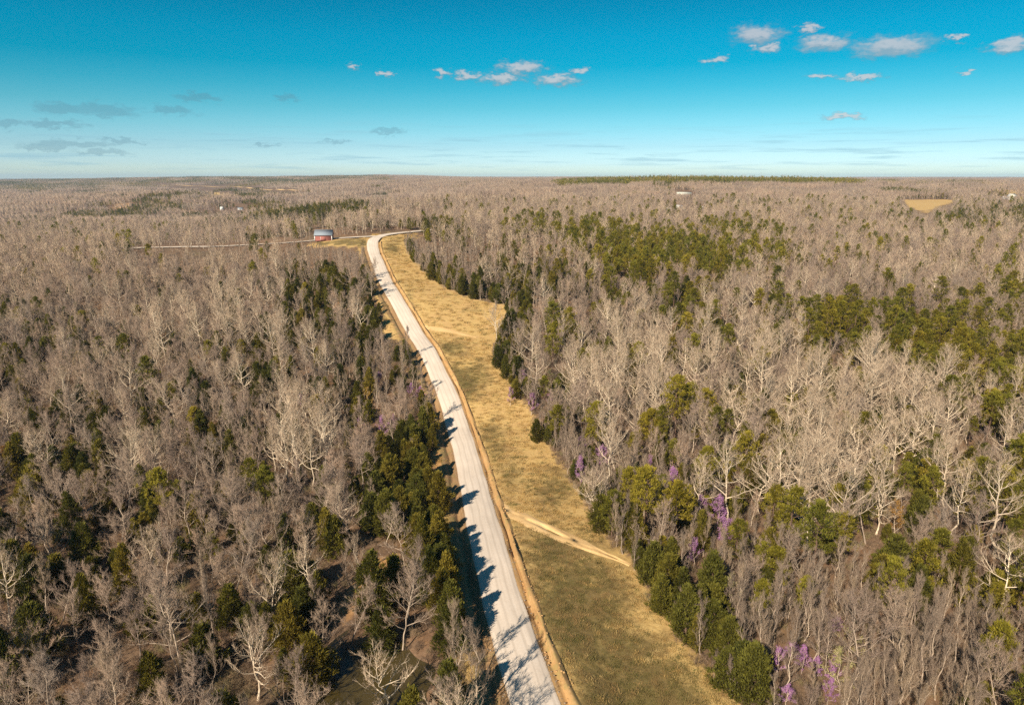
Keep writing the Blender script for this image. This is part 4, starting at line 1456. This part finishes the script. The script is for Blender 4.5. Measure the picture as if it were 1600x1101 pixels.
gx_ = np.array(meadow_w)
rowsd, rowsg = [], []
for y0, y1, sp, sc in ((50, 140, .62, 1.0), (140, 240, .95, 1.35), (240, 430, 1.6, 1.9)):
    nx = int((gx_[:, 0].max() - gx_[:, 0].min() + 30) / sp)
    ny = int((y1 - y0) / sp)
    X, Y = np.meshgrid(np.arange(nx) * sp + gx_[:, 0].min() - 20, y0 + np.arange(ny) * sp)
    Q = np.stack([X.ravel(), Y.ravel()], 1)
    Q += rng.uniform(-.5, .5, Q.shape) * sp
    d, _ = line_dist(Q[:, 0], Q[:, 1], road_c)
    dt, _ = line_dist(Q[:, 0], Q[:, 1], track_c)
    dt2, _ = line_dist(Q[:, 0], Q[:, 1], track2_c)
    inm = pip(Q[:, 0], Q[:, 1], meadow_w) & (d > 4.75 + rng.uniform(0, .7, len(Q))) & (np.abs(dt) > 1.9) & (np.abs(dt2) > 1.7)
    vg = ((d < -5.8) & (d > -9) & (rng.uniform(size=len(Q)) < .6)) | ((d > 3.5) & (d < 4.9) & (rng.uniform(size=len(Q)) < .10)) | ((d < -3.3) & (d > -5.8) & (rng.uniform(size=len(Q)) < .16))
    Q = Q[inm | vg]
    z = ground_height(Q[:, 0], Q[:, 1])
    px, py = project(Q[:, 0], Q[:, 1], z)
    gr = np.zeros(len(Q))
    for cx, cy, rx, ry, w in GREEN_AND_DIM:
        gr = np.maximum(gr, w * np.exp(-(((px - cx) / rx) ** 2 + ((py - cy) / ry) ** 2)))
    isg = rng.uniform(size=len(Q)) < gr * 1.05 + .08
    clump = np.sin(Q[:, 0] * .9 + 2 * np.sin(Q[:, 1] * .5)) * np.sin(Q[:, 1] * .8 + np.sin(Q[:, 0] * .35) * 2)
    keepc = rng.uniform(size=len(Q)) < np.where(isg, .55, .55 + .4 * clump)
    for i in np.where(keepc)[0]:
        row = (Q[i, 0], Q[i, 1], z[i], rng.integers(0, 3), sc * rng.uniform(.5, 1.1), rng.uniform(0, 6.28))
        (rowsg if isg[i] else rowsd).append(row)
scatter('dry_grass', [tuft(300 + k, h, 60, M['dry_grass'], .38) for k, h in enumerate((.34, .26, .42))], rowsd, 'dry tan grass tufts covering the roadside meadow', 'grass')
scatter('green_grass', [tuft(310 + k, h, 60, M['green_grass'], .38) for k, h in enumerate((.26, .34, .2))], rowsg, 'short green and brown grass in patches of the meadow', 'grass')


# ------------------------------------------------------------------ buildings, pole, masts
def box_geo(g, x0, x1, y0, y1, z0, z1):
    V = np.array([[x, y, z] for z in (z0, z1) for y in (y0, y1) for x in (x0, x1)], float)
    F = np.array([(0, 2, 3), (0, 3, 1), (4, 5, 7), (4, 7, 6), (0, 1, 5), (0, 5, 4), (2, 6, 7), (2, 7, 3), (0, 4, 6), (0, 6, 2), (1, 3, 7), (1, 7, 5)])
    g.add(V, F)


def boxes(name, mat, parent, *bx):
    g = Geo()
    for b in bx:
        box_geo(g, *b)
    return link(name, g.mesh(name, [mat]), parent)


def gable_house(name, pos, rz, w, d, wall, rise, mw, mr, label, trim=None, door=True, windows=2, group=None, cat='house'):
    """gabled building, ridge along x; front wall faces -y"""
    e = link(name, None)
    e.location = (pos[0], pos[1], float(ground_height(np.array([pos[0]]), np.array([pos[1]]))[0]) - .1)
    e.rotation_euler = (0, 0, rz)
    tag(e, label, cat, group)
    g = Geo()
    x, y = w / 2, d / 2
    V = np.array([[-x, -y, 0], [x, -y, 0], [x, y, 0], [-x, y, 0], [-x, -y, wall], [x, -y, wall], [x, y, wall], [-x, y, wall], [-x, 0, wall + rise], [x, 0, wall + rise]], float)
    F = np.array([(0, 1, 5), (0, 5, 4), (2, 3, 7), (2, 7, 6), (1, 2, 6), (1, 6, 5), (5, 6, 9), (3, 0, 4), (3, 4, 7), (4, 8, 7)])
    g.add(V, F)
    link('wall', g.mesh('wall', [mw]), e)
    for sgn in (-1, 1):
        r = Geo()
        o, t = .45, .14
        ex = x + .4
        ye, ze = sgn * (y + o), wall - o * rise / y
        P4 = np.array([[-ex, ye, ze + .02], [ex, ye, ze + .02], [ex, 0, wall + rise + .02], [-ex, 0, wall + rise + .02]])
        Vr = np.concatenate([P4, P4 + [0, 0, t]])
        Fr = np.array([(0, 1, 2), (0, 2, 3), (4, 6, 5), (4, 7, 6), (0, 4, 5), (0, 5, 1), (1, 5, 6), (1, 6, 2), (2, 6, 7), (2, 7, 3), (3, 7, 4), (3, 4, 0)])
        r.add(Vr, Fr)
        link('roof_slope', r.mesh('roof_slope', [mr]), e)
    boxes('ridge_cap', mr, e, (-x - .42, x + .42, -.18, .18, wall + rise + .10, wall + rise + .24))
    if trim:
        for xx in (-x, x):
            boxes('corner_trim', trim, e, (xx - .22, xx + .22, -y - .06, -y + .2, 0, wall))
            boxes('gable_trim', trim, e, (xx - .05, xx + .05, -y, y, wall - .15, wall + .1))
    if door:
        dd = boxes('door', M['dark'] if cat != 'barn' else M['red'], e, (-.55 if cat != 'barn' else -1.4, .55 if cat != 'barn' else 1.4, -y - .07, -y - .01, .05, 2.1))
        boxes('frame', M['white'], dd, (-.7 if cat != 'barn' else -1.55, -.56 if cat != 'barn' else -1.41, -y - .09, -y - .01, .05, 2.25))
    for q in range(windows):
        xx = -x + w * (q + 1) / (windows + 1) + (1.2 if abs(-x + w * (q + 1) / (windows + 1)) < 1 else 0)
        wd = boxes('window', M['dark'], e, (xx - .5, xx + .5, -y - .05, -y - .01, 1.0, 2.1))
        boxes('frame', M['white'], wd, (xx - .6, xx + .6, -y - .08, -y - .01, .86, .99))
    return e


bp_ = gp(504.5, 377.5)
gable_house('red_barn', bp_ + np.array([0, 3.5]), .10, 9.6, 7.0, 3.3, 2.5, M['red'], M['metal_roof'], 'faded red barn with grey metal roof and white corners beside the gravel side road', M['white'], True, 0, cat='barn')
q = gp(1068, 305)
gable_house('long_house', q, .05, 24, 8, 2.8, 2.2, M['tan_wall'], M['pale_roof'], 'long low house with pale roof among bare trees below the pine skyline', None, True, 4)
for px, py, w, d, lb in [(1046, 329, 6, 4, 'small white shed at the left of the three in the clearing below the long house'), (1061, 325, 7, 3.5, 'white trailer-like shed, middle of the three below the long house'),
                         (1096, 327, 5, 4.5, 'white shed at the right of the three below the long house')]:
    gable_house('white_shed', gp(px, py), rng.uniform(-.3, .3), w, d, 2.4, 1.0, M['white'], M['white'], lb, None, True, 1, 'sheds below the long house', 'shed')
gable_house('white_house', gp(1580, 312), .2, 9, 7, 5.5, 3, M['white'], M['pale_roof'], 'tall white farmhouse by dark cedars at the far right edge', None, True, 3)
gable_house('garden_shed', gp(1569, 311), .1, 6, 4, 2.4, 1.2, M['white'], M['white'], 'low white outbuilding just left of the tall white farmhouse', None, True, 1, cat='shed')
gable_house('cream_shed', gp(1540, 318), .1, 6, 5, 2.8, 1.4, M['tan_wall'], M['pale_roof'], 'cream-roofed shed in the cedars between the hay field and the white farmhouse', None, True, 1, cat='shed')
gable_house('white_cottage', gp(347, 328), .0, 5, 5, 4.0, 2.0, M['white'], M['white'], 'small white cottage in the far valley on the left, beside dark cedars', None, True, 1)
gable_house('grey_cottage', gp(376, 328), .0, 9, 6, 2.8, 1.8, M['white'], M['metal_roof'], 'low grey-roofed cottage right of the small white cottage in the far valley', None, True, 2)


def utility_pole(px, py, h, label):
    x, y = gp(px, py)
    e = link('utility_pole', None)
    e.location = (x, y, float(ground_height(np.array([x]), np.array([y]))[0]) - .2)
    tag(e, label, 'pole')
    g = Geo()
    g.tube([[0, 0, 0], [0, 0, h * .5], [0, 0, h]], [.17, .15, .12], 8)
    link('pole', g.mesh('pole', [M['wood']]), e)
    boxes('crossarm', M['wood'], e, (-1.2, 1.2, -.06, .06, h - .7, h - .52))
    for xx in (-1.05, 0.35, 1.05):
        g = Geo()
        g.tube([[xx, 0, h - .52], [xx, 0, h - .4], [xx, 0, h - .3]], [.04, .07, .05], 6)
        link('insulator', g.mesh('insulator', [M['white']]), e)


utility_pole(485, 379, 9.0, 'wooden utility pole just left of the red barn')
utility_pole(372, 300, 14.0, 'pale utility pole standing by the far clearing on the left ridge')


def mast(px, h, dist, label):
    u = (px - 800) / FPX
    x, y = u * dist, dist * .97
    e = link('radio_mast', None)
    e.location = (x, y, float(ground_height(np.array([x]), np.array([y]))[0]))
    tag(e, label, 'mast')
    for k in range(3):
        th = k * 2.094
        g = Geo()
        g.tube([[1.0 * math.cos(th), 1.0 * math.sin(th), 0], [.9 * math.cos(th), .9 * math.sin(th), h]], [.16, .12], 4)
        link('leg', g.mesh('leg', [M['steel']]), e)
    g = Geo()
    n = int(h / 3)
    for i in range(n):
        for k in range(3):
            a, b = k * 2.094, (k + 1) * 2.094
            p, q_ = np.array([math.cos(a), math.sin(a), i * 3.0]), np.array([math.cos(b), math.sin(b), i * 3.0 + 3])
            g.spikes(p[None], (q_ - p)[None], .12)
    link('bracing', g.mesh('bracing', [M['steel']]), e)


mast(375, 42, 4200, 'thin radio mast on the skyline above the left ridge')
mast(1166, 46, 3600, 'thin radio mast on the skyline above the pine strip')
mast(1587, 48, 4000, 'thin radio mast on the skyline at the right edge')

# pale cleared line over the far left ridge
cut = resample([gp(*p) for p in [(252, 290), (300, 291), (350, 292.5), (400, 295), (440, 297.5), (474, 299)]], 20)
strip('cleared_strip', cut, [-9, -3, 3, 9], [1.0, 1.4, 1.4, 1.0], None, M['dirt'], 0.0, 11)

# stones and clods along the road edges
def stone_mesh(seed, mat='stone'):
    r = np.random.default_rng(seed)
    t = (1 + 5 ** .5) / 2
    V = np.array([[-1, t, 0], [1, t, 0], [-1, -t, 0], [1, -t, 0], [0, -1, t], [0, 1, t], [0, -1, -t], [0, 1, -t], [t, 0, -1], [t, 0, 1], [-t, 0, -1], [-t, 0, 1]]) / 1.9
    F = np.array([(0, 11, 5), (0, 5, 1), (0, 1, 7), (0, 7, 10), (0, 10, 11), (1, 5, 9), (5, 11, 4), (11, 10, 2), (10, 7, 6), (7, 1, 8), (3, 9, 4), (3, 4, 2), (3, 2, 6), (3, 6, 8), (3, 8, 9), (4, 9, 5), (2, 4, 11), (6, 2, 10), (8, 6, 7), (9, 8, 1)])
    return mesh_np('stone', V * r.uniform(.6, 1.2, V.shape) * [1, 1, .6], F, [M[mat]])


rows = []
for i in range(0, kk, 1):
    for _ in range(5):
        sgn = 1 if rng.uniform() < .6 else -1
        o = sgn * (3.05 + abs(rng.normal(0, .22)))
        p = road_c[i] + np.array([tg[i, 1], -tg[i, 0]]) * o + rng.uniform(-.5, .5, 2) * .6
        rows.append((p[0], p[1], rl[i] + .0, rng.integers(0, 3), rng.uniform(.03, .13), rng.uniform(0, 6.28)))
    for _ in range(4):
        o = rng.uniform(3.3, 5.2) if rng.uniform() < .7 else -rng.uniform(3.3, 6.0)
        p = road_c[i] + np.array([tg[i, 1], -tg[i, 0]]) * o + rng.uniform(-.5, .5, 2) * .6
        zc = np.interp(o, [3.25, 3.95, 4.4, 4.7, 5.4], [-.05, -.5, .3, .4, -.1]) if o > 0 else np.interp(-o, [3.3, 4.4, 5.6], [-.05, -.6, .05])
        rows.append((p[0], p[1], rl[i] + zc, rng.integers(3, 6), rng.uniform(.05, .22), rng.uniform(0, 6.28)))
scatter('road_stones', [stone_mesh(k) for k in range(3)] + [stone_mesh(k, 'clod') for k in range(3, 6)], rows, 'loose stones and clods along the gravel road edges', 'stones')

# ------------------------------------------------------------------ haze
def build_haze():
    m = bpy.data.materials.new('thin_haze')
    m.use_nodes = True
    k = NT(m.node_tree)
    out = k.n('ShaderNodeOutputMaterial')
    v = k.n('ShaderNodeVolumePrincipled')
    v.inputs['Color'].default_value = (0.55, 0.75, 1.0, 1)
    v.inputs['Density'].default_value = HAZE
    v.inputs['Anisotropy'].default_value = 0.0
    k.put(out.inputs['Volume'], v.outputs[0])
    g = Geo()
    box_geo(g, -13800, 13800, -13800, 13800, -25, 112)
    o = link('haze', g.mesh('haze', [m]))
    tag(o, 'thin bluish haze lying over the far woods', 'haze', kind='stuff')


HAZE = 0.000055
build_haze()
